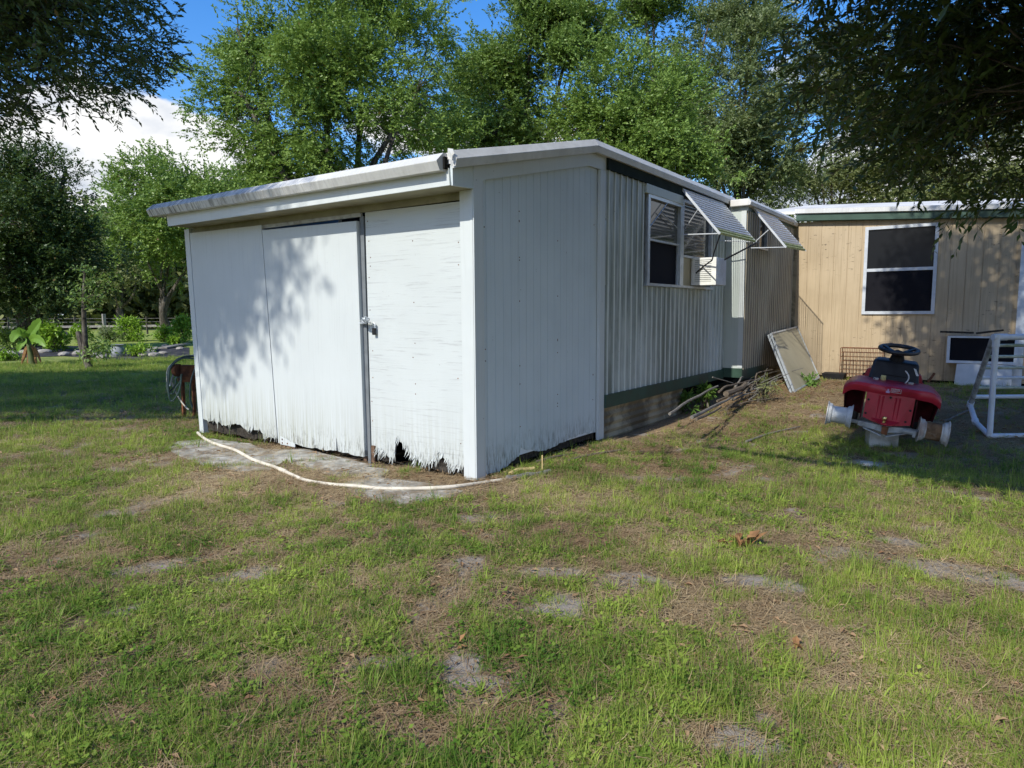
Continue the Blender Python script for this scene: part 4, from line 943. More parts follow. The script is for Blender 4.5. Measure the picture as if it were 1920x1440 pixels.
# worn warning sticker on the lip: small figure, outline box and lines of print
def lip(x, z): return (x, -.0165-.001, z)
st = mow("warning_sticker", MB().prism([lip(-.01, .675), lip(.085, .675), lip(.085, .672), lip(-.01, .672)], (0, .002, 0)), M['label'], mower)
for a, b, c, d, mt in ((-.01,.085,.632,.635,'label'),(-.01,-.007,.632,.675,'label'),(.082,.085,.632,.675,'label'),(.0,.07,.664,.667,'label'),(.0,.075,.654,.657,'label'),(.0,.06,.644,.647,'label'),(-.055,-.018,.622,.642,'labelp'),(-.043,-.028,.642,.665,'labelp')):
    mow("print_mark", MB().prism([lip(a, c), lip(b, c), lip(b, d), lip(a, d)], (0, .002, 0)), M[mt], st)
for sx in (-1, 1):   # front wheels, half hidden
    mow("front_wheel", MB().lathe([(0, -.07), (.10, -.07), (.17, -.05), (.175, 0), (.17, .05), (.10, .07), (0, .07)], (sx*.36, 1.40, .19), (1, 0, 0), 20), M['blackmat'], mower, True)
mow("chassis", MB().box(-.16, .16, .14, 1.5, .28, .42), M['blackmat'], mower)
# block under the axle
b = gat(1652, 838); ax1_ = rb_*math.cos(.25)+fb*math.sin(.25); ax2_ = -rb_*math.sin(.25)+fb*math.cos(.25)
tag(rebase(MB().obox(b+np.array([0, 0, .085])+fb*.10, (ax1_, ax2_, (0.03, 0, 1)), (.145, .10, .10)).build("concrete_block", M['concrete'], None, bevel=.008)), "grey concrete block under the rear axle of the red mower", "block")

# ---- white plastic pipe rack at the right edge
rack = empty("pipe_rack", gat(1856, 822), "white plastic pipe rack with leaning rails standing at the right edge of the yard", "rack")
p0 = gat(1855, 822, .03); D0 = CA[2]@(p0-C0)
top = np.array([p0[0], p0[1], at(1857, 632, 'Y', p0[1])[2]]); rr_ = np.array([CA[0][0], CA[0][1], 0]); rr_ /= np.linalg.norm(rr_); ff_ = np.array([-rr_[1], rr_[0], 0])
e1 = dep(1819, 759, D0+.75); e2 = dep(1829, 791, D0+.40); topb = top+ff_*.05
W = 1.25
for s in (0, 1):
    o = rr_*W*s
    MB().tube([p0+o, top+o], .031, 12).build("post", M['pvc'], rack, True)
    MB().tube([topb+o, e1+o], .030, 12).build("leaning_pipe", M['pvc_dirty'], rack, True)
    MB().tube([e1+o, e2+o], .030, 12).build("foot_pipe", M['pvc'], rack, True); MB().tube([e2+o, p0+o], .030, 12).build("foot_pipe", M['pvc'], rack, True)
    for q, d in ((e1, e1-topb), (e2, e2-e1)):
        d = d/np.linalg.norm(d); MB().tube([q+o-d*.055, q+o+d*.02], .038, 12).build("elbow", M['pvc'], rack, True)
    MB().tube([top+o-np.array([0, 0, .11]), top+o+np.array([0, 0, .032])], .038, 12).build("tee", M['pvc'], rack, True)
MB().tube([top-rr_*.03, top+rr_*(W+.03)], .033, 12).build("top_rail", M['pvc'], rack, True)
MB().tube([top-rr_*.04, top+rr_*.12], .039, 12).build("tee", M['pvc'], rack, True)
MB().tube([p0, p0+rr_*W], .030, 12).build("bottom_rail", M['pvc'], rack, True)
for i in range(6):
    t = (.115, .27, .43, .58, .73, .87)[i]; q = topb+(e1-topb)*t
    MB().tube([q, q+rr_*W], .019 if i < 5 else .026, 10).build("rail", M['pvc_moss' if i not in (3, 5) else 'pvc'], rack, True)

# ---- junk along the tan wall
cage = empty("wire_cage", at(1610, 700, 'Y', 14.1), "rusty wire dog cage standing folded against the tan wall behind the mower", "cage")
c0 = at(1577, 652, 'Y', 14.15); c1 = at(1645, 652, 'Y', 14.15); zt_, zb_ = c0[2], c0[2]-.66; ccx = c0[0]; cw = c1[0]-c0[0]+.1
for k, yy in enumerate((14.12, 14.30)):
    m = MB()
    for i in range(13): m.tube([(ccx+cw*i/12, yy, zb_), (ccx+cw*i/12, yy, zt_)], .0035 if i % 12 else .007, 4)
    for i in range(9): m.tube([(ccx, yy-.004, zb_+.66*i/8), (ccx+cw, yy-.004, zb_+.66*i/8)], .0035 if i % 8 else .007, 4)
    m.build("wire_panel", M['rust'], cage)
m = MB()
for x in (ccx, ccx+cw):
    for i in range(5): m.tube([(x, 14.12, zb_+.66*i/4), (x, 14.30, zb_+.66*i/4)], .004, 4)
m.build("wire_end", M['rust'], cage)
p = at(1565, 704, 'Y', 14.1); tray = tag(rebase(MB().hexa([(p[0]-.16,13.95,.17),(p[0]+.16,13.95,.17),(p[0]+.16,14.25,.17),(p[0]-.16,14.25,.17),(p[0]-.20,13.92,.30),(p[0]+.20,13.92,.30),(p[0]+.20,14.28,.30),(p[0]-.20,14.28,.30)]).build("plastic_tray", M['blackmat'], None)), "low black plastic tray at the foot of the tan wall left of the cage", "tray")
wb = at(1777, 630, 'Y', 14.2); we = at(1777, 680, 'Y', 14.2); ux0, uz1, uz0 = wb[0], wb[2], we[2]; ux1 = ux0+1.0
wu = empty("wall_cooler", ((ux0+ux1)/2, 14.25, uz0), "dark screened window unit in a white frame set in the tan wall", "cooling unit")
m = MB(); t_ = .045
m.box(ux0, ux0+t_, 14.17, 14.39, uz0, uz1); m.box(ux1-t_, ux1, 14.17, 14.39, uz0, uz1); m.box(ux0+t_, ux1-t_, 14.17, 14.39, uz0, uz0+t_); m.box(ux0+t_, ux1-t_, 14.17, 14.39, uz1-t_*.6, uz1); m.build("frame", M['pvc'], wu)
MB().box(ux0+t_, ux1-t_, 14.20, 14.38, uz0+t_, uz1-t_*.6).build("screen", M['screen'], wu)
tag(rebase(MB().hexa([(ux0+.14,14.10,.18),(ux0+.95,14.10,.18),(ux0+.95,14.12,.18),(ux0+.14,14.12,.18),(ux0+.16,14.165,uz0-.01),(ux0+.95,14.165,uz0-.01),(ux0+.95,14.185,uz0-.01),(ux0+.16,14.185,uz0-.01)]).build("white_board", M['board_white'], None)), "white board leaning under the dark framed unit on the tan wall", "board")
for (a, b, lb) in (((1763, 622), (1826, 624), "dark weathered plank lying on the framed unit, left one"), ((1830, 625), (1882, 619), "dark slanting plank on the framed unit, right one")):
    tag(rebase(MB().bar(at(*a, 'Y', 14.2), at(*b, 'Y', 14.2), .12, .03).build("plank", M['rot'], None)), lb, "plank")
# weeds of scrap pipe behind the mower
tag(rebase(MB().tube([at(1740, 716, 'Y', 13.6), at(1752, 700, 'Y', 13.7)], .02, 8).build("pipe_stub", M['rust'], None, True)), "short dark pipe stub sticking up behind the mower's right fender", "pipe")

# ---- hose reel cart left of the shed
reel = empty("hose_reel", gat(345, 765), "rusty hose reel with coils of grey-green hose beside the shed's left corner", "hose reel")
def rl(px, py, d=9.75): return dep(px, py, d)
rc = rl(352, 698); 
m = MB(); q0, q1 = rl(336, 700, 9.75), rl(366, 700, 9.9); m.bar(q0, q1, .16, .24); m.build("reel_box", M['rust'], reel)
m = MB(); gz = 0.0
for px in (342, 362): a = rl(px, 705, 9.85); m.bar(a, (a[0]-.02, a[1], gz), .04, .04, (1, 0, 0))
m.build("reel_stand", M['rust'], reel)
MB().lathe([(0, -.03), (.09, -.03), (.09, .03), (0, .03)], rl(333, 694, 9.7), (1, .3, 0), 12).build("reel_hub", M['rust'], reel, True)
cr_ = random.Random(3)
for k in range(7):
    P = []; s = k*.012
    for (px, py) in ((366, 671-k), (345, 672-k*.6), (330, 677), (318, 690), (314-k*.5+2, 710), (316, 735), (322+k, 752-k*5), (330, 745-k*6), (338, 725-k*3), (341, 702)):
        P.append(rl(px+cr_.gauss(0, 1.0), py+cr_.gauss(0, 1.4), 9.62+s+cr_.gauss(0, .01)))
    MB().tube(spline(P[:(10 if k % 3 == 0 else 6)]), .0115, 6).build("hose_coil", M['hose_white' if k == 4 else 'hose_green'], reel, True)
MB().tube(spline([rl(321, 715), rl(333, 742), rl(347, 762), rl(354, 768)]), .011, 6).build("hose_coil", M['hose_white'], reel, True)
MB().tube(spline([rl(366, 690, 9.5), rl(358, 715, 9.5), rl(356, 745, 9.5), rl(361, 765, 9.5)]), .012, 6).build("hose_coil", M['hose_green'], reel, True)
MB().tube([rl(325, 702), rl(319, 724)], .014, 6).build("hose_nozzle", M['alu'], reel, True)

# ---- crumpled dry leaves and small pale rags on the lawn
def leaf_heap(name, px, py, n, size, label, seed):
    r = np.random.RandomState(seed); c = gat(px, py); m = MB()
    for i in range(n):
        a = r.uniform(0, 6.28); d = np.array([math.cos(a), math.sin(a), r.uniform(-.1, .9)]); w = np.cross(d, (0, 0, 1)); w /= np.linalg.norm(w)
        L = size*r.uniform(.6, 1.2); b = c+np.array([r.normal(0, size*.55), r.normal(0, size*.35), .012+abs(r.normal(0, .012))]); k = r.uniform(.25, .4)*L; u = np.array([0, 0, r.uniform(.1, .5)*L])
        m.add([b, b+d*L*.4+w*k+u, b+d*L, b+d*L*.4-w*k+u, b+d*L*.45], [(0,1,4),(0,4,3),(4,1,2),(4,2,3)])
    return tag(rebase(m.build(name, M['deadleaf'], None)), label, "leaves")
leaf_heap("dry_leaf_clump", 1392, 1026, 13, .085, "crumpled tan dry leaf clump standing on the lawn at centre right", 2)
leaf_heap("dry_leaf_clump", 1492, 1222, 3, .06, "single curled brown leaf in the lawn below the mower, nearer the camera", 3)
leaf_heap("dry_leaf_clump", 858, 1217, 2, .05, "small orange dry leaf on the bare sandy strip at bottom centre", 5)
def pebble(name, px, py, s, mat, label, seed, cat="stone", group=None):
    r = np.random.RandomState(seed); c = gat(px, py); bm = bmesh.new(); bmesh.ops.create_icosphere(bm, subdivisions=2, radius=1)
    for v in bm.verts:
        k = 1+.35*(vnoise(np.array([v.co.x*1.3+5]), np.array([v.co.y*1.3+v.co.z+seed]), seed, 3, 1.0)[0]-.5); v.co = Vector((v.co.x*s[0]*k, v.co.y*s[1]*k, v.co.z*s[2]*k))
    me = bpy.data.meshes.new(name); bm.to_mesh(me); bm.free(); me.materials.append(mat); o = bpy.data.objects.new(name, me); COL.objects.link(o); o.location = (c[0], c[1], c[2]+s[2]*.45); o.rotation_euler = (0, 0, r.uniform(0, 6))
    return tag(o, label, cat, group)
pebble("sand_mound", 1632, 874, (.14, .10, .03), M['concrete'], "small pale ant hill of sand in the grass in front of the mower", 4, "mound")
# ------------------------------------------------------------------ foliage machinery
def proj(P):
    P = np.asarray(P, float)-C0; c = P @ CA.T; z = np.where(c[..., 2] > .01, c[..., 2], .01)
    return 960+FPX*c[..., 0]/z, 720+FPX*c[..., 1]/z, c[..., 2]
def leaves(centers, radii, per, L, W, r, flat=.75, droop=.25, clump_tint=None, fold=.25):
    n = len(centers); N = n*per; ci = np.repeat(np.arange(n), per)
    off = r.normal(0, .5, (N, 3)); off[:, 2] *= flat
    P = centers[ci]+off*radii[ci][:, None]
    d = r.normal(0, 1, (N, 3))+off*1.2; d[:, 2] -= droop; d /= np.linalg.norm(d, axis=1)[:, None]
    up = r.normal(0, .55, (N, 3))+np.array([0, -.25, .9]); w = np.cross(d, up); w /= np.linalg.norm(w, axis=1)[:, None]+1e-9
    nn = np.cross(w, d); s = r.uniform(.65, 1.25, (N, 1)); l = L*s; k = W*s*.5
    V = np.empty((N, 4, 3)); V[:, 0] = P; V[:, 1] = P+d*l*.45+w*k+nn*k*fold; V[:, 2] = P+d*l; V[:, 3] = P+d*l*.45-w*k+nn*k*fold
    b = np.arange(N)[:, None]*4
    F = np.concatenate([b+np.array([[0, 1, 2]]), b+np.array([[0, 2, 3]])], 1).reshape(-1, 3)
    ct = r.rand(n) if clump_tint is None else clump_tint
    t = np.clip(ct[ci]*.55+r.rand(N)*.5, 0, 1); t = np.where(r.rand(N) < .008, .99, np.minimum(t, .94))
    return V.reshape(-1, 3), F, np.repeat(t, 4)
def sprays(C, r, ntw, nl, TL, L, W, droop=.35, flat=.7, spread=.25, clump_tint=None, fold=.25, twig_r=0.0, out_from=None):
    n = len(C); T = n*ntw; ci = np.repeat(np.arange(n), ntw)
    d = r.normal(0, 1, (T, 3)); d[:, 2] = d[:, 2]*flat+.15
    if out_from is not None: o_ = C[ci]-np.array(out_from); d += o_/np.linalg.norm(o_, axis=1)[:, None]*.9
    d /= np.linalg.norm(d, axis=1)[:, None]; P0 = C[ci]+r.normal(0, spread, (T, 3)); tl = TL*r.uniform(.6, 1.3, T)
    side = np.cross(d, np.array([0, 0, 1.0])+r.normal(0, .35, (T, 3))); side /= np.linalg.norm(side, axis=1)[:, None]+1e-9
    N = T*nl; ti = np.repeat(np.arange(T), nl); s = (np.tile(np.arange(nl), T)+r.rand(N)*.6)/nl; sg = np.where(np.tile(np.arange(nl), T) % 2, 1.0, -1.0)
    sag = np.zeros((N, 3)); sag[:, 2] = -droop*s*s
    P = P0[ti]+(d[ti]*s[:, None]+sag)*tl[ti][:, None]
    ld = d[ti]*.75+side[ti]*(sg*r.uniform(.35, .95, N))[:, None]+r.normal(0, .28, (N, 3)); ld[:, 2] -= droop*(.3+s); ld /= np.linalg.norm(ld, axis=1)[:, None]
    up = r.normal(0, .5, (N, 3))+np.array([0, -.25, .9]); w = np.cross(ld, up); w /= np.linalg.norm(w, axis=1)[:, None]+1e-9; nn = np.cross(w, ld)
    sc = r.uniform(.65, 1.2, (N, 1)); l = L*sc; k = W*sc*.5
    V = np.empty((N, 4, 3)); V[:, 0] = P; V[:, 1] = P+ld*l*.42+w*k+nn*k*fold; V[:, 2] = P+ld*l; V[:, 3] = P+ld*l*.42-w*k+nn*k*fold
    b = np.arange(N)[:, None]*4; F = np.concatenate([b+np.array([[0, 1, 2]]), b+np.array([[0, 2, 3]])], 1).reshape(-1, 3)
    ct = r.rand(n) if clump_tint is None else clump_tint; t = np.clip(ct[ci][ti]*.55+r.rand(N)*.5, 0, 1); t = np.where(r.rand(N) < .008, .99, np.minimum(t, .94)); t = np.repeat(t, 4); V = V.reshape(-1, 3)
    tw = None
    if twig_r:
        q = np.array([P0, P0+(d*.5+np.array([0, 0, -droop*.25]))*tl[:, None], P0+(d+np.array([0, 0, -droop]))*tl[:, None]]).transpose(1, 0, 2); up3 = np.cross(side, d); ring = []
        for j, rr in enumerate((1, .7, .25)):
            for a in (0, 2.094, 4.189): ring.append(q[:, j]+(side*math.cos(a)+up3*math.sin(a))*twig_r*rr)
        TV = np.stack(ring, 1).reshape(-1, 3); bb = np.arange(T)[:, None]*9; TF = np.concatenate([bb+np.array([[j*3+a, j*3+(a+1) % 3, j*3+3+(a+1) % 3, j*3+3+a]]) for j in (0, 1) for a in range(3)], 1).reshape(-1, 4); tw = (TV, TF)
    return V, F, t, tw
def leaf_object(name, V, F, t, mat, parent):
    me = fast_mesh(name, V, F, dict(tint=('POINT', t))); me.materials.append(mat); o = bpy.data.objects.new(name, me); COL.objects.link(o)
    if parent: attach(o, parent)
    return o
def in_lobes(lobes, n, r, bias=2.2):
    w = np.array([l[3]*l[4]*l[5] for l in lobes])**(2/3); w /= w.sum(); pick = r.choice(len(lobes), n, p=w); Lb = np.array(lobes)[pick]
    u = r.normal(0, 1, (n, 3)); u /= np.linalg.norm(u, axis=1)[:, None]; rad = r.rand(n, 1)**(1/bias)
    return Lb[:, :3]+u*rad*Lb[:, 3:6], pick
def limb_tree(base, fork_h, r0, lobes, clumps, r, twig=.02, lean=(0, 0), maxtw=260, stems=1):
    m = MB(); base = np.array(base, float); nodes = []
    for s in range(stems):
        b = base+np.array([r.normal(0, .35), r.normal(0, .35), 0])*(stems > 1)
        fk = b+np.array([lean[0]+r.normal(0, .1)*(1+2*(stems > 1)), lean[1], fork_h]); P = [b-np.array([0, 0, .15]), b+(fk-b)*.25+r.normal(0, .06, 3), b+(fk-b)*.6+r.normal(0, .1, 3), fk]
        rr = r0/(1+.35*(stems-1)); m.tube(spline(P, 3), list(np.linspace(rr*1.35, rr*.8, 10)), 10)
        for l in lobes[s::stems] if stems > 1 else lobes:
            c = np.array(l[:3]); mid = (fk*.55+c*.45)+r.normal(0, .25, 3); P = spline([fk-(fk-b)*.03, mid, c, c+(c-fk)*.04+r.normal(0, .2, 3)], 4)
            m.tube(P, list(np.linspace(rr*.42, .015, len(P))), 7); nodes += [p for p in P[3:]]
    nodes = np.array(nodes)
    idx = r.permutation(len(clumps))[:maxtw]
    for i in idx:
        c = clumps[i]; k = np.argmin(((nodes-c)**2).sum(1)); a = nodes[k]
        if np.linalg.norm(a-c) > 2.2: continue
        mid = (a+c)/2+r.normal(0, .12, 3); mid[2] += .1
        m.tube([a, mid, c], [twig, twig*.7, twig*.25], 4, False)
    return m
def tree(name, label, base, lobes, nclump, per, L, W, mat, seed, crad=.5, fork=2.5, r0=.25, cat="tree", group=None, gap=.42, stems=1, lean=(0, 0), bias=2.2, gapscale=.55):
    r = np.random.RandomState(seed); C, bk = boughs(lobes, int(nclump*1.15), r, bias, 12, crad*1.15)
    ok = (v3(C, seed, gapscale) > gap-.02) & (C[:, 2] > base[2]+.6); C, bk = C[ok], bk[ok]; bt = r.rand(bk.max()+1)[bk]*.85+r.rand(len(bk))*.15
    e = empty(name, base, label, cat, group)
    limb_tree(base, fork, r0, lobes, C, r, stems=stems, lean=lean).build("trunk", M['bark'], e, True)
    ctr = np.mean([l[:3] for l in lobes], 0); V, F, t, _ = sprays(C, r, max(4, per//9), 13, crad*.95, L*.76, W*1.22, .05, .75, crad*.34, bt, .25, 0, ctr); leaf_object("crown", V, F, t, mat, e); return e
def v3(P, seed, f):
    x, y, z = P[:, 0], P[:, 1], P[:, 2]; return (vnoise(x, y, seed, 3, f)+vnoise(y+5, z, seed+1, 3, f)+vnoise(z+9, x, seed+2, 3, f))/3
def boughs(lobes, n, r, bias, per=9, spread=.62):
    B, _ = in_lobes(lobes, max(3, n//per), r, bias); k = np.repeat(np.arange(len(B)), per); sc = r.uniform(.6, 1.35, len(B))[k][:, None]
    return B[k]+r.normal(0, 1, (len(k), 3))*np.array([spread, spread, spread*.55])*sc, k
def lob(px, py, rx, ry, D, rd=None):
    p = dep(px, py, D); k = D/FPX; return (p[0], p[1], p[2], rx*k, (rd or rx*k*.8), ry*k)
def foot(px, D):
    p = dep(px, 600, D); return np.array([p[0], p[1], float(ground_z(p[0], p[1]))])
bgt = "oaks beyond the trailer and shed"
tree("oak_tree", "large bright green oak rising behind the left half of the shed roof", foot(640, 22), [lob(600,110,215,200,22), lob(455,180,80,115,21), lob(775,190,105,150,22), lob(610,270,220,80,21), lob(455,80,75,85,22), lob(680,30,110,105,23), lob(530,290,80,55,21), lob(740,250,100,80,21.5), lob(620,200,230,120,22.5)], 900, 150, .125, .050, M['leaf_oak'], 1, .50, 3.0, .34, group=bgt, gap=.43)
tree("oak_tree", "oak standing behind the shed roof's high corner, right of the blue sky gap", foot(1000, 26), [lob(990,160,105,140,26), lob(940,240,80,80,25), lob(1070,70,65,130,26), lob(1000,30,60,80,26), lob(1040,230,80,80,25), lob(960,150,90,120,27)], 600, 140, .14, .056, M['leaf_deep'], 2, .5, 3.5, .28, group=bgt, gap=.40)
tree("oak_tree", "low full oak whose foliage meets the trailer roof behind the louvred awnings", foot(1190, 23), [lob(1180,200,105,110,23), lob(1215,290,120,75,22.5), lob(1110,255,65,75,23), lob(1260,210,60,80,24)], 560, 140, .125, .05, M['leaf_oak'], 3, .48, 2.0, .24, group=bgt, gap=.38)
tree("oak_tree", "tall narrow oak seen above the low full one, farther back", foot(1235, 34), [lob(1225,40,60,90,34), lob(1200,-40,90,70,34), lob(1330,40,60,120,34), lob(1270,150,60,70,34)], 260, 120, .17, .07, M['leaf_deep'], 4, .6, 5.0, .26, group=bgt, gap=.42)
tree("oak_tree", "shadowy grey-green oak behind the trailer's rear section", foot(1385, 31), [lob(1390,150,85,150,31), lob(1340,300,100,80,30), lob(1420,310,70,70,31), lob(1420,20,90,90,32), lob(1390,250,90,80,30), lob(1300,230,60,90,31)], 560, 130, .16, .062, M['leaf_hazy'], 5, .58, 4.0, .28, group=bgt, gap=.41)
tree("oak_tree", "thin airy olive tree with bright gaps behind the tan house roof", foot(1560, 36), [lob(1540,340,100,60,36), lob(1600,250,100,110,36), lob(1490,250,70,90,36), lob(1560,150,90,80,36), lob(1480,350,70,45,35)], 760, 110, .17, .06, M['leaf_thin'], 6, .62, 4.0, .18, group=bgt, gap=.47)
tree("oak_tree", "thin leafy tree behind the right part of the tan house roof", foot(1790, 34), [lob(1760,335,120,60,34), lob(1850,240,110,120,34), lob(1700,220,80,90,34), lob(1900,340,70,60,34), lob(1640,350,80,45,34)], 760, 110, .16, .06, M['leaf_thin'], 7, .6, 4.0, .2, group=bgt, gap=.44)
tree("oak_tree", "far oak filling the gap between the two oaks behind the shed", foot(880, 38), [lob(860,190,60,60,38), lob(905,150,35,45,38), lob(840,230,55,55,38)], 150, 110, .19, .08, M['leaf_oak'], 8, .7, 4.0, .26, group=bgt, gap=.38)
tree("oak_tree", "round topped broad oak across the garden left of the shed roof", foot(312, 40), [lob(330,350,100,58,40), lob(240,415,70,70,39), lob(430,390,95,75,40), lob(330,430,140,70,39), lob(480,345,45,40,41)], 560, 130, .20, .085, M['leaf_oak'], 9, .75, 2.4, .30, group=bgt, gap=.36, stems=3)
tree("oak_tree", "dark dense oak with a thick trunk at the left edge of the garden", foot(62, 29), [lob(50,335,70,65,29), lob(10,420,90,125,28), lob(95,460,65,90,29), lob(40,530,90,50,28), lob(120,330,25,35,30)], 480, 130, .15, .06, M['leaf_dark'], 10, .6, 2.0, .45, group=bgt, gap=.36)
tree("oak_tree", "small pale green tree standing far across the garden beyond the fence", foot(226, 62), [lob(215,480,55,45,62), lob(190,515,45,35,60), lob(255,505,35,35,62)], 130, 90, .26, .11, M['leaf_thin'], 11, .9, 2.0, .35, group=bgt, gap=.36)

# woods along the horizon: one mass
r = np.random.RandomState(77); P = []
for i in range(2800):
    a = RAD(r.uniform(-82, 8)); d = r.uniform(75, 120); h = r.uniform(.3, 13)*(.6+.8*vnoise(np.array([a*9]), np.array([2.0]), 5, 3, 1.0)[0]); P.append((math.sin(a)*d, math.cos(a)*d, h))
P = np.array(P); V, F, t = leaves(P, r.uniform(1.2, 2.4, len(P)), 60, 1.0, .55, r, .8)
o = leaf_object("distant_woods", V, F, t, M['leaf_thin'], None); tag(o, "pale green line of distant woods along the horizon", "woods", kind='stuff')

# ---- near tree at left: crown overhead, its shade falls on the left lawn and the shed front
def s_of(P): return P[:, 1]+P[:, 2]/math.tan(SUN_EL)
def near_left():
    r = np.random.RandomState(31); base = np.array([-14.2, -1.5, 0.0])
    lobes = [(-14.5, -1.2, 7.5, 7.0, 4.6, 4.0), (-9.5, 1.4, 6.6, 3.6, 3.6, 3.0), (-7.3, -4.6, 10.0, 1.9, 2.6, 2.3), (-9.2, -3.2, 9.6, 2.0, 2.6, 2.3), (-18.5, -1.0, 7.5, 4.5, 4.2, 3.4), (-10.5, 3.8, 5.2, 2.2, 1.8, 1.9)]
    C, _ = in_lobes(lobes, 9000, r, 2.6); s = s_of(C); nz = vnoise(C[:, 0], C[:, 2], 41, 4, .9); X = C[:, 0]
    smin = np.where(X < -11.2, 4.0, np.where(X < -10.2, 4.9, np.where(X < -8.3, 6.1, 5.85+np.maximum(0, X+7.7)*.95+(nz-.5)*1.6)))
    ok = (s > smin) & (X < -5.9+(nz-.5)) & ~((X > -8.4) & ((v3(C, 85, .9) < .462) | (C[:, 2] < 7.6))) & ~((X < -12) & (s > np.clip(6.2+(X+20.8), 4.6, 9.8))) & (C[:, 2] > 3.0)
    px, py, dz = proj(C); nb = (vnoise(px/60, py/60, 51, 3, 1.0)-.5)*70
    inf = (dz > .2) & (px > -60) & (px < 1980) & (py > -60) & (py < 1500)
    reg = ((px < 305+nb*.6) & (py < 150+nb*.6)) | ((px > 120) & (px < 230+nb*.5) & (py < 205+nb*.5)) | ((px < 130) & (py < 165+nb*.5)) | ((px < 60) & (py < 240))
    C = C[ok & (~inf | reg)]; k = np.ones(len(C), bool)
    e = empty("oak_tree", base, "dark leafy oak crown hanging into the top left corner, nearest at left", "tree", "near trees at the frame edges")
    m = limb_tree(base, 3.2, .38, lobes, C, r, .018, maxtw=420)
    # bare drooping twigs below the crown
    for pts in (((95,165),(112,195),(122,222),(130,240)), ((112,195),(119,218),(118,238)), ((90,150),(130,172),(150,195),(152,215))):
        m.tube([dep(x, y, 10.2) for x, y in pts], [.012, .010, .007, .003], 4)
    m.build("trunk", M['bark'], e, True)
    rad = r.uniform(.24, .42, len(C)); print('nearleft', len(C)); px, py, dz = proj(C); vis = (dz > 0) & (px > -120) & (py > -160); out_ = C[~vis]; C = C[vis]; V2, F2, t2 = leaves(out_, r.uniform(.3, .5, len(out_)), 24, .16, .06, r, .9, .3)
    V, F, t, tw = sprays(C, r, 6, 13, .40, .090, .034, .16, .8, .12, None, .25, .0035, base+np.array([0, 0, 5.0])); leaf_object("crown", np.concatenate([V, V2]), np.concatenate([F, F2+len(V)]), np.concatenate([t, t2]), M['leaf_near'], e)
    me = fast_mesh("twigs", *tw); me.materials.append(M['bark']); o = bpy.data.objects.new("twigs", me); COL.objects.link(o); attach(o, e); o["kind"] = 'stuff'
near_left()
def near_right():
    r = np.random.RandomState(36); base = np.array([4.6, 4.2, 0.0])
    lobes = [(3.2, 3.4, 6.2, 4.2, 4.6, 2.6), (.6, 5.2, 3.9, 2.2, 2.6, 1.9), (.9, 2.2, 5.8, 2.6, 3.2, 1.8), (-.2, 6.2, 4.6, 1.6, 2.2, 2.2), (1.6, 7.0, 5.2, 2.8, 2.4, 2.4), (-2.4, 1.0, 5.4, .8, .9, .6), (.5, 5.6, 2.9, 1.1, 1.6, .9), (2.0, 7.6, 7.8, 3.9, 3.4, 2.6), (.3, 3.0, 4.6, 2.0, 2.4, 1.2), (1.2, 8.2, 7.6, 2.8, 2.6, 1.9)]
    C, pk = in_lobes(lobes, 24000, r, 3.0); s = s_of(C); X = C[:, 0]; nz = vnoise(C[:, 0]+3, C[:, 1]+C[:, 2], 61, 4, .9)
    ok = (s > 7.35+(nz-.5)*.8) & (X > -1.55+(nz-.5)*1.2+np.clip((s-10)*-.10, -.45, .3))
    gx, gy = X, s
    patch = (C[:, 2] > 4.4) & (vnoise(gx, gy, 71, 3, 1.5) > .50) & (gx > -3.3) & (gx < -1.5) & (gy > 6.35) & (gy < 7.75)
    px, py, dz = proj(C); nb = (vnoise(px/70+4, py/70, 52, 3, 1.0)-.5)*90
    mg = np.where(dz < 4.5, 200, 70); inf = (dz > .1) & (px > -mg) & (px < 1940+mg) & (py > -mg) & (py < 1500)
    low = np.interp(px, [1400, 1440, 1500, 1600, 1700, 1800, 1930], [90, 190, 265, 345, 365, 355, 385])
    reg = (px > 1470+nb*.5-np.clip((120-py)/4, 0, 30)) & (py < low+nb*.4) & (dz > 4.3)
    thin = (r.rand(len(C)) < np.interp(px, [1380, 1500, 1750, 1900], [.45, .6, .7, .8])) & (v3(C, 87, 1.6) > .475) & (px > 1425)
    hole = (v3(C, 83, 1.1) < .515) & (C[:, 1] > 5.5) & ~inf
    keep = (ok | patch) & ~hole & (~inf | (reg & thin)) & (np.hypot(C[:, 0], C[:, 1]) > 1.2); C = C[keep]
    print('nearright', len(C)); e = empty("laurel_oak_tree", base, "overhanging near tree with long dark glossy leaves at the top right", "tree", "near trees at the frame edges")
    limb_tree(base, 2.6, .26, lobes, C, r, .010, maxtw=500).build("trunk", M['bark'], e, True)
    px, py, dz = proj(C); vis = (dz > 0) & (px > -250) & (px < 2150) & (py > -250)
    V, F, t, tw = sprays(C[vis], r, 5, 11, .30, .088, .029, .18, .9, .10, None, .25, .0022, base+np.array([0, 0, 4.5]))
    me = fast_mesh("twigs", *tw); me.materials.append(M['bark']); o = bpy.data.objects.new("twigs", me); COL.objects.link(o); attach(o, e); o["kind"] = 'stuff'
    V2, F2, t2 = leaves(C[~vis], r.uniform(.25, .42, (~vis).sum()), 22, .14, .05, r, .9, .4); print('right', vis.sum(), (~vis).sum())
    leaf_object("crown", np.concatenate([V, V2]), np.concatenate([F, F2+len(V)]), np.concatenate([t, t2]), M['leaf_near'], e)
near_right()

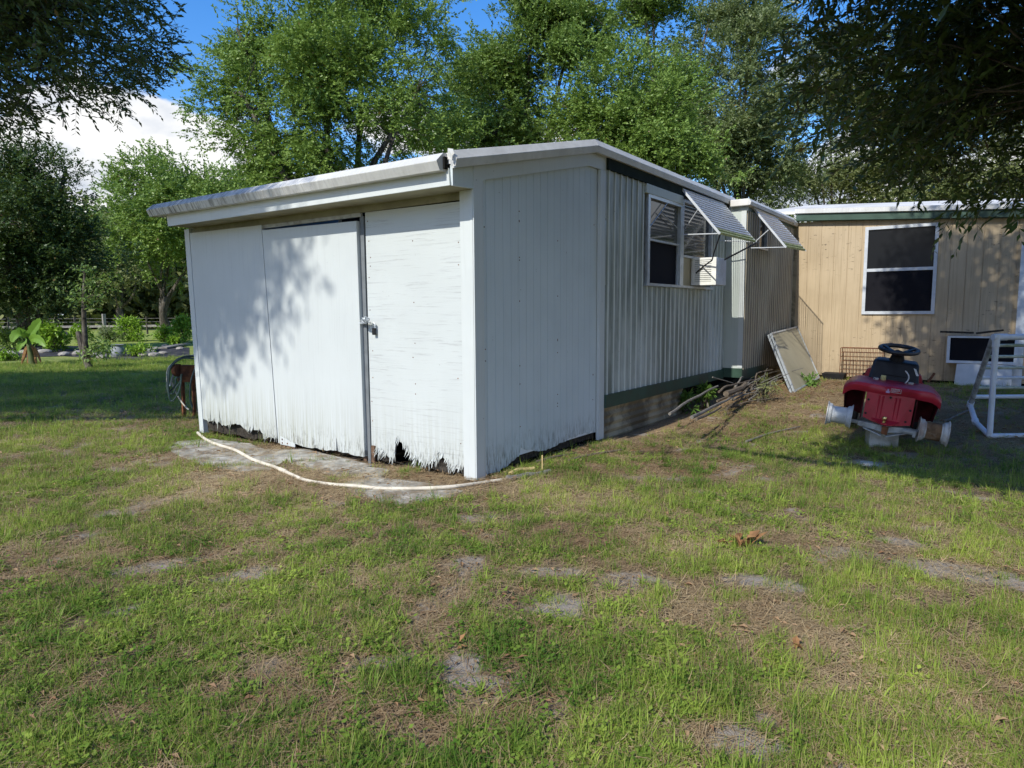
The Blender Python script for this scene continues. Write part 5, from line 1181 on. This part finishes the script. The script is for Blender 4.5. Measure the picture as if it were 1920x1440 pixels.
# ------------------------------------------------------------------ garden at the left
def G(px, D): p = dep(px, 600, D); return np.array([p[0], p[1], 0.0])
bed = MB()
for pts in (((0,648),(150,655),(355,652),(355,672),(230,676),(120,668),(0,672)), ((0,612),(70,620),(110,632),(60,640),(0,640)), ((105,622),(150,622),(150,632),(108,632))):
    P = [gat(x, y, .012) for x, y in pts]; c = sum(P)/len(P); b = len(bed.v); bed.add(P+[c], [(i, (i+1) % len(P), len(P)) for i in range(len(P))])
tag(rebase(bed.build("garden_bed", M['fabric'], None)), kind='structure')
stones = [(20,666,.22),(47,662,.18),(82,662,.20),(92,657,.16),(120,667,.20),(152,666,.24),(178,668,.18),(192,672,.2),(276,668,.22),(290,668,.18),(305,664,.14),(338,655,.14),(310,650,.14),(226,655,.14)]
for i, (x, y, s) in enumerate(stones):
    pebble("garden_stone", x, y, (s*1.4, s, s*.55), M['rock'], "pale stone along the edge of the dark garden bed", 20+i, "stone", "stones edging the garden bed")
for i, (a, b, lb) in enumerate((((262,668),(276,655),"flat grey slab tilted on the garden edge right of the pot, left one"), ((276,666),(287,656),"smaller tilted slab beside the larger one right of the pot"), ((305,655),(350,648),"long pale board lying in the garden near the shed"), ((55,660),(85,654),"grey board lying in the garden bed left of the sapling"), ((100,652),(140,655),"pale plank on the dark fabric behind the sapling"))):
    p, q = gat(*a, .06), gat(*b, .10); tag(rebase(MB().bar(p, q, .35, .06).build("garden_board", M['rock' if i < 2 else 'fencewood'], None)), lb, "board", "boards in the garden bed")
pp = gat(221, 669); k = 21/FPX
D = CA[2]@(pp-C0); k = D/FPX
pot = tag(rebase(MB().lathe([(0,0),(.013*1000*k*.75,0),(13*k,6*k),(12.5*k,12*k),(9*k,19*k),(10*k,22*k),(11.5*k,23*k),(9*k,22.5*k),(8*k,10*k),(0,9*k)], pp, (0,0,1), 22).build("plant_pot", M['pot'], None, True)), "grey ribbed pot standing among stones left of the shed", "pot")
def shrub(name, label, base, w, h, n, L, Wd, mat, seed, cat="shrub", group=None, stem=True):
    r = np.random.RandomState(seed); base = np.array(base); e = empty(name, base, label, cat, group)
    C = np.stack([base[0]+r.normal(0, w*.30, n), base[1]+r.normal(0, w*.30, n), base[2]+h*(.12+.85*r.rand(n)**.8)], 1); C[:, :2] = base[:2]+(C[:, :2]-base[:2])*(1.15-.8*((C[:, 2:]-base[2])/h)**2)
    m = MB()
    for i in range(0, n, max(1, n//14)): m.tube([base+r.normal(0, .03, 3)*[1, 1, 0], (base+C[i])/2+r.normal(0, .04, 3), C[i]], [.018, .012, .004], 5)
    m.build("stems", M['bark'], e); V, F, t = leaves(C, np.full(n, w*.16), 34, L, Wd, r, 1.0, .2); leaf_object("foliage", V, F, t, mat, e); return e
gb = "bright green shrubs in the garden"
shrub("shrub", "bright yellow-green bush, roundest in the middle of the far garden", G(240, 37), 1.5, 1.15, 40, .22, .07, M['leaf_bright'], 1, group=gb)
shrub("shrub", "small bright bush left of the tallest one by the shed", G(308, 36), .8, .8, 24, .2, .07, M['leaf_bright'], 2, group=gb)
shrub("shrub", "tallest bright bush half hidden by the shed's left corner", G(344, 35), 1.1, 1.3, 36, .2, .07, M['leaf_bright'], 3, group=gb)
shrub("shrub", "low bright sprout in front of the two bushes near the shed", G(324, 31), .5, .5, 14, .18, .06, M['leaf_bright'], 4, group=gb)
shrub("shrub", "bright bush behind the banana plant", G(92, 27), 1.0, 1.0, 34, .2, .08, M['leaf_bright'], 5, group=gb)
shrub("shrub", "low bright weeds between the pot and the bushes", G(256, 24), .8, .35, 20, .14, .05, M['leaf_bright'], 6, group=gb)
shrub("shrub", "dull green bush at the left edge behind the banana", G(12, 28), 1.4, .9, 34, .2, .07, M['leaf_oak'], 7, group=gb)
shrub("shrub", "small green plant behind the sapling trunk", G(148, 33), .9, 1.0, 24, .2, .07, M['leaf_bright'], 8, group=gb)
shrub("shrub", "bluish tall weeds right of the sapling in the far garden", G(196, 36), 1.0, .8, 22, .22, .05, M['leaf_hazy'], 9, group=gb)
shrub("shrub", "bright sprout at the far left in front of the dark bed", G(6, 22), .5, .25, 12, .16, .05, M['leaf_bright'], 10, group=gb)
shrub("weed_plant", "leafy green weed growing through the left end of the branch heap", gat(1285, 770)+np.array([0, 0, .0]), .30, .24, 9, .12, .022, M['leaf_weed'], 11, "weed", "weeds by the branch heap")
shrub("weed_plant", "small weed with narrow leaves in the middle of the branch heap", gat(1322, 762), .25, .3, 9, .12, .022, M['leaf_weed'], 12, "weed", "weeds by the branch heap")
shrub("weed_plant", "dry pale weed clump at the right end of the branch heap", gat(1428, 755), .5, .36, 8, .09, .014, M['leaf_thin'], 13, "weed", "weeds by the branch heap")
shrub("weed_plant", "low green weed with red leaves at the foot of the leaning panels", gat(1516, 724), .5, .12, 7, .09, .035, M['leaf_weed'], 14, "weed", "weeds by the branch heap")
# sapling: slim dark trunk, dead stub, side foliage
sb = gat(168, 690); ds = CA[2]@(sb-C0); sap = empty("sapling_tree", sb, "slim dark sapling trunk with a cut stub and leafy side shoot in the left lawn", "tree")
m = MB(); q = lambda x, y: dep(x, y, ds)
m.tube(spline([q(167, 691), q(163, 672), q(160, 650), q(158, 610), q(157, 570), q(158, 530), q(160, 500)]), list(np.linspace(.11, .025, 25)), 9); m.tube(spline([q(162, 672), q(154, 652), q(149, 632), q(146, 622)]), list(np.linspace(.09, .06, 13)), 8)
rr2 = np.random.RandomState(8); C = []
for (x, y, n, sp) in ((185, 655, 20, 16), (196, 645, 14, 14), (172, 668, 8, 10), (150, 560, 7, 22), (165, 530, 8, 22), (138, 548, 6, 18), (186, 548, 6, 16), (158, 500, 7, 16), (180, 574, 5, 14)):
    for _ in range(n):
        p = dep(x+rr2.normal(0, sp*.6), y+rr2.normal(0, sp*.35), ds+rr2.normal(0, .3)); C.append(p)
        if _ % 4 == 0: m.tube([q(159, min(690, y+12)), (p+q(159, y+6))/2, p], [.014, .01, .004], 4, False)
m.build("trunk", M['bark'], sap, True); C = np.array(C); V, F, t = leaves(C, np.full(len(C), .20), 12, .12, .05, rr2, .5, .2); leaf_object("crown", V, F, t, M['leaf_deep'], sap)
# banana plant
bb = gat(60, 684); db = CA[2]@(bb-C0); ban = empty("banana_plant", bb, "small banana plant with broad torn leaves and brown dead leaf bases", "banana plant"); q = lambda x, y, o=0: dep(x, y, db+o)
MB().tube(spline([q(60, 686), q(57, 660), q(53, 640), q(50, 625)]), list(np.linspace(.09, .05, 13)), 9).build("stem", M['leaf_thin'], ban, True)
def blade(pts, w, seed, mat):
    P = spline(pts, 5); n = len(P); V = []; F = []
    for i in range(n):
        s = i/(n-1); d = P[min(i+1, n-1)]-P[max(i-1, 0)]; d /= np.linalg.norm(d); u = np.cross(d, CA[2]); u /= np.linalg.norm(u); k = w*math.sin(math.pi*min(1, .12+.88*s))**.6*(1-.15*(i % 3 == 1)); up = -CA[2]*.3
        V += [P[i]+u*k+up*k, P[i], P[i]-u*k+up*k]
    for i in range(n-1): F += [(3*i, 3*i+1, 3*i+4, 3*i+3), (3*i+1, 3*i+2, 3*i+5, 3*i+4)]
    mb = MB().add(V, F); me = mb.mesh("leaf"); a = me.attributes.new("tint", 'FLOAT', 'POINT'); a.data.foreach_set("value", np.full(len(V), .3+.1*(seed % 4), np.float32)); me.materials.append(mat); o = bpy.data.objects.new("leaf", me); COL.objects.link(o); attach(o, ban)
blade([q(52, 632), q(60, 622, -.2), q(72, 606, -.3), q(78, 602, -.4)], .15, 1, M['leaf_banana']); blade([q(52, 634), q(42, 625, -.2), q(30, 628, -.4), q(22, 642, -.5)], .17, 2, M['leaf_banana'])
blade([q(54, 640), q(64, 634, -.3), q(76, 638, -.5), q(86, 650, -.6)], .13, 3, M['leaf_banana']); blade([q(53, 638), q(58, 628, .2), q(66, 622, .4), q(76, 628, .5)], .13, 4, M['leaf_banana']); blade([q(52, 640), q(46, 640, -.3), q(38, 648, -.4), q(33, 660, -.4)], .11, 5, M['leaf_banana'])
for i, (x, y) in enumerate(((44, 676), (52, 688), (70, 690), (77, 680), (40, 686))): MB().tube(spline([q(56, 648), q((56+x)/2, 655), q(x, y)]), [.03, .04, .04, .045, .045, .04, .035, .03, .01][:9], 5).build("dead_leaf_base", M['deadleaf'], ban, True)
# wire fence far across the garden
fen_ = empty("wire_fence", G(230, 50), "old post and rail fence across the far side of the garden", "fence")
for x, t_, h_, w_ in ((140, 50, 1.3, .05), (195, 50, 1.5, .10), (231, 46, 1.5, .05), (275, 50, 1.3, .05), (104, 50, 1.3, .05), (330, 50, 1.3, .05), (60, 50, 1.3, .05), (15, 50, 1.3, .05)):
    b = G(x, t_); MB().box(b[0]-w_, b[0]+w_, b[1]-w_, b[1]+w_, -.1, h_).build("post", M['fencewood' if w_ > .06 else 'bark'], fen_)
MB().bar(G(0, 50)+[0, 0, .55], G(360, 50)+[0, 0, .62], .05, .16).build("rail", M['fencewood'], fen_)
m = MB()
for z in (.3, .9, 1.15): m.tube([G(0, 50.3)+[0, 0, z], G(360, 50.3)+[0, 0, z]], .012, 4)
m.build("wire", M['fencewood'], fen_)

# ------------------------------------------------------------------ lawn: grass, weeds, thatch and leaf litter (instanced clumps, one object each)
def tuft(kind, seed):
    r = np.random.RandomState(seed); V = []; F = []; bt = []
    def strip(p, d, L, w, bend, nseg=3, lift=0, dry=0):
        side = np.cross(d, (0, 0, 1.0)); n = np.linalg.norm(side); side = side/n if n > 1e-4 else np.array([1., 0, 0]); b = len(V); q = np.array(p, float); dd = np.array(d, float)
        for i in range(nseg+1):
            s = i/nseg; k = w*(1-s**1.5)*.5+.0003; V.append(q-side*k); V.append(q+side*k); bt.append(dry+s*(1-dry)*.6); bt.append(dry+s*(1-dry)*.6)
            q = q+dd*L/nseg; dd = dd+np.array([dd[0]*bend, dd[1]*bend, -bend*.8-lift]); dd /= np.linalg.norm(dd)
        for i in range(nseg): F.append((b+2*i, b+2*i+1, b+2*i+3, b+2*i+2))
    if kind == 'fine':
        for _ in range(22):
            a = r.uniform(0, 6.28); t = abs(r.normal(0, .45)); strip((r.normal(0, .035), r.normal(0, .035), -.004), (math.cos(a)*math.sin(t), math.sin(a)*math.sin(t), math.cos(t)), r.uniform(.03, .085), r.uniform(.0022, .004), r.uniform(.05, .4), 3, 0, r.choice([0, 0, 0, .35, .9]))
    elif kind == 'broad':
        for _ in range(13):
            a = r.uniform(0, 6.28); t = r.uniform(.35, 1.25); strip((r.normal(0, .012), r.normal(0, .012), -.004), (math.cos(a)*math.sin(t), math.sin(a)*math.sin(t), math.cos(t)), r.uniform(.06, .14), r.uniform(.005, .009), r.uniform(.1, .35), 4, 0, r.choice([0, 0, 0, 0, .5]))
    elif kind == 'tall':
        for _ in range(7):
            a = r.uniform(0, 6.28); t = abs(r.normal(0, .3)); strip((r.normal(0, .02), r.normal(0, .02), -.004), (math.cos(a)*math.sin(t), math.sin(a)*math.sin(t), math.cos(t)), r.uniform(.10, .2), r.uniform(.003, .0055), r.uniform(.05, .3), 4, 0, r.choice([0, 0, .4, .8]))
    elif kind == 'weed':
        for _ in range(16):
            a = r.uniform(0, 6.28); p = np.array([r.normal(0, .045), r.normal(0, .045), r.uniform(.008, .045)]); d = np.array([math.cos(a), math.sin(a), r.uniform(-.1, .5)]); d /= np.linalg.norm(d); L = r.uniform(.018, .034); w = np.cross(d, (0, 0, 1)); w /= np.linalg.norm(w); b = len(V)
            V.extend([p, p+d*L*.5+w*L*.36, p+d*L, p+d*L*.5-w*L*.36]); bt.extend([0, .1, .2, .1]); F.append((b, b+1, b+2, b+3))
    elif kind == 'straw':
        for _ in range(16):
            a = r.uniform(0, 6.28); strip((r.normal(0, .06), r.normal(0, .06), r.uniform(.002, .014)), (math.cos(a), math.sin(a), r.normal(0, .09)), r.uniform(.03, .10), r.uniform(.0016, .0032), r.normal(0, .12), 3)
    elif kind == 'leaf':
        for _ in range(3):
            a = r.uniform(0, 6.28); d = np.array([math.cos(a), math.sin(a), r.normal(.05, .12)]); w = np.array([-d[1], d[0], r.normal(0, .3)]); w /= np.linalg.norm(w); L = r.uniform(.03, .06); p = np.array([r.normal(0, .08), r.normal(0, .08), .010]); b = len(V); up = np.array([0, 0, r.uniform(.003, .014)])
            V.extend([p, p+d*L*.45+w*L*.2+up, p+d*L, p+d*L*.45-w*L*.2+up, p+d*L*.5]); bt.extend([.1]*5); F.extend([(b, b+1, b+4, b+4)[:3], (b+1, b+2, b+4), (b+2, b+3, b+4), (b+3, b, b+4)])
    me = bpy.data.meshes.new("clump_"+kind); me.from_pydata([tuple(v) for v in V], [], F); a = me.attributes.new("bt", 'FLOAT', 'POINT'); a.data.foreach_set("value", np.array(bt, np.float32)); return me
def scatter(name, P, rot, scl, idx, tint, meshes, mat, label, cat):
    me = bpy.data.meshes.new(name); n = len(P); me.vertices.add(n); me.vertices.foreach_set("co", P.astype(np.float32).ravel())
    for nm, ty, dat, key in (("rot", 'FLOAT_VECTOR', rot, "vector"), ("scl", 'FLOAT', scl, "value"), ("idx", 'INT', idx, "value"), ("tint", 'FLOAT', tint, "value")):
        a = me.attributes.new(nm, ty, 'POINT'); a.data.foreach_set(key, np.asarray(dat, np.int32 if ty == 'INT' else np.float32).ravel())
    o = bpy.data.objects.new(name, me); COL.objects.link(o)
    ng = bpy.data.node_groups.new("scatter_"+name, 'GeometryNodeTree'); ng.interface.new_socket("Geometry", in_out='INPUT', socket_type='NodeSocketGeometry'); ng.interface.new_socket("Geometry", in_out='OUTPUT', socket_type='NodeSocketGeometry')
    gi = ng.nodes.new("NodeGroupInput"); go = ng.nodes.new("NodeGroupOutput"); jn = ng.nodes.new("GeometryNodeJoinGeometry")
    for m_ in reversed(meshes):
        m_.materials.append(mat); po = bpy.data.objects.new(m_.name, m_); oi = ng.nodes.new("GeometryNodeObjectInfo"); oi.inputs['Object'].default_value = po; oi.inputs['As Instance'].default_value = True; ng.links.new(oi.outputs['Geometry'], jn.inputs[0])
    ip = ng.nodes.new("GeometryNodeInstanceOnPoints"); ip.inputs['Pick Instance'].default_value = True
    def na(nm, ty):
        a = ng.nodes.new("GeometryNodeInputNamedAttribute"); a.data_type = ty; a.inputs['Name'].default_value = nm; return a.outputs[0]
    ng.links.new(gi.outputs[0], ip.inputs['Points']); ng.links.new(jn.outputs[0], ip.inputs['Instance']); ng.links.new(na("idx", 'INT'), ip.inputs['Instance Index']); ng.links.new(na("rot", 'FLOAT_VECTOR'), ip.inputs['Rotation']); ng.links.new(na("scl", 'FLOAT'), ip.inputs['Scale'])
    ng.links.new(ip.outputs[0], go.inputs[0]); md = o.modifiers.new("scatter", 'NODES'); md.node_group = ng
    return tag(o, label, cat, kind='stuff')
def field(n, r, rmin, rmax, p):
    """points in the view wedge, area density falling with distance"""
    u = r.rand(n); k = 2-p; d = (rmin**k+u*(rmax**k-rmin**k))**(1/k); a = r.uniform(RAD(-108), RAD(34), n)
    return np.sin(a)*d, np.cos(a)*d, d
def outside(x, y):
    return ~(((x > -8.15) & (x < -3.66) & (y > 4.63)) | ((x < -3.30) & (y > 7.0) & (x > -8.15)) | (y > 14.2) & (x > -3.5) | (x < -3.3) & (y > 11.3) & (x > -8))
def z_at(x, y): 
    R = np.hypot(x, y); k = padk(x, y); return ground_z(x, y)+(vnoise(x, y, 21, 4, 1.1)-.5)*.035*(1-smooth01((R-11)/5))*(1-k)+.010*k
def lay(name, n, seed, rmin, rmax, p, dens, kinds, mat, label, cat, s0, sgrow, tilt=.12):
    r = np.random.RandomState(seed); x, y, d = field(n, r, rmin, rmax, p); sand, th, gr = masks(x, y); keep = (r.rand(n) < dens(x, y, d, sand, th, gr, r)*np.where(in_slab(x, y), .30, 1)) & outside(x, y); x, y, d = x[keep], y[keep], d[keep]; th, gr = th[keep], gr[keep]
    N = len(x); P = np.stack([x, y, z_at(x, y)+.002], 1); rot = np.stack([r.normal(0, tilt, N), r.normal(0, tilt, N), r.uniform(0, 6.28, N)], 1); size = s0*r.uniform(.65, 1.3, N)*(1+sgrow*np.maximum(0, d-4))
    idx = np.zeros(N, int); w = vnoise(x, y, 91, 3, .8); tot = [k[1](x, y, w, gr) for k in kinds]; tot = np.stack([t*np.ones(N) for t in tot], 1); tot = np.cumsum(tot, 1); q = r.rand(N)*tot[:, -1]; ki = (q[:, None] > tot).sum(1); nv = 3
    meshes = []
    for k, (kd, _) in enumerate(kinds):
        for v in range(nv): meshes.append(tuft(kd, seed*37+k*7+v))
    idx = ki*nv+r.randint(0, nv, N); tint = np.clip((vnoise(x, y, 93, 4, 1.3)-.5)*1.3+(vnoise(x, y, 94, 2, 8)-.5)*.9+r.rand(N)*.5+.22, 0, 1)
    print(name, N); return scatter(name, P, rot, size, idx, tint, meshes, mat, label, cat)
lay("lawn_grass", 258000, 101, 1.0, 26, 1.25, lambda x, y, d, s, t, g, r: g**1.2, [('fine', lambda x, y, w, g: 1.0), ('broad', lambda x, y, w, g: .34*smooth01((w-.42)/.2)+.05), ('tall', lambda x, y, w, g: .10*g+.02), ('weed', lambda x, y, w, g: .30*smooth01((w-.52)/.12)+.02)], M['grass'], "patchy short green lawn grass with weeds over sandy soil", "grass", .68, .038)
lay("dry_thatch", 130000, 102, 1.0, 18, 1.3, lambda x, y, d, s, t, g, r: np.clip(.25+.75*t-.6*s, .05, 1), [('straw', lambda x, y, w, g: 1.0)], M['straw'], "dry brown thatch and straw lying on the bare parts of the lawn", "thatch", 1.0, .03, .05)
lay("leaf_litter", 38000, 103, 1.0, 17, 1.2, lambda x, y, d, s, t, g, r: np.clip(.06+.30*t*t+.75*np.exp(-((x+2.9)/1.1)**2-((y-12.6)/1.8)**2), 0, 1), [('leaf', lambda x, y, w, g: 1.0)], M['litter'], "scattered small brown fallen leaves on the lawn and by the tan wall", "leaves", .95, .03, .08)
for o in list(COL.objects):
    if o.type == 'MESH' and not o.parent and o.get("kind") is None and o.location.length == 0: rebase(o)
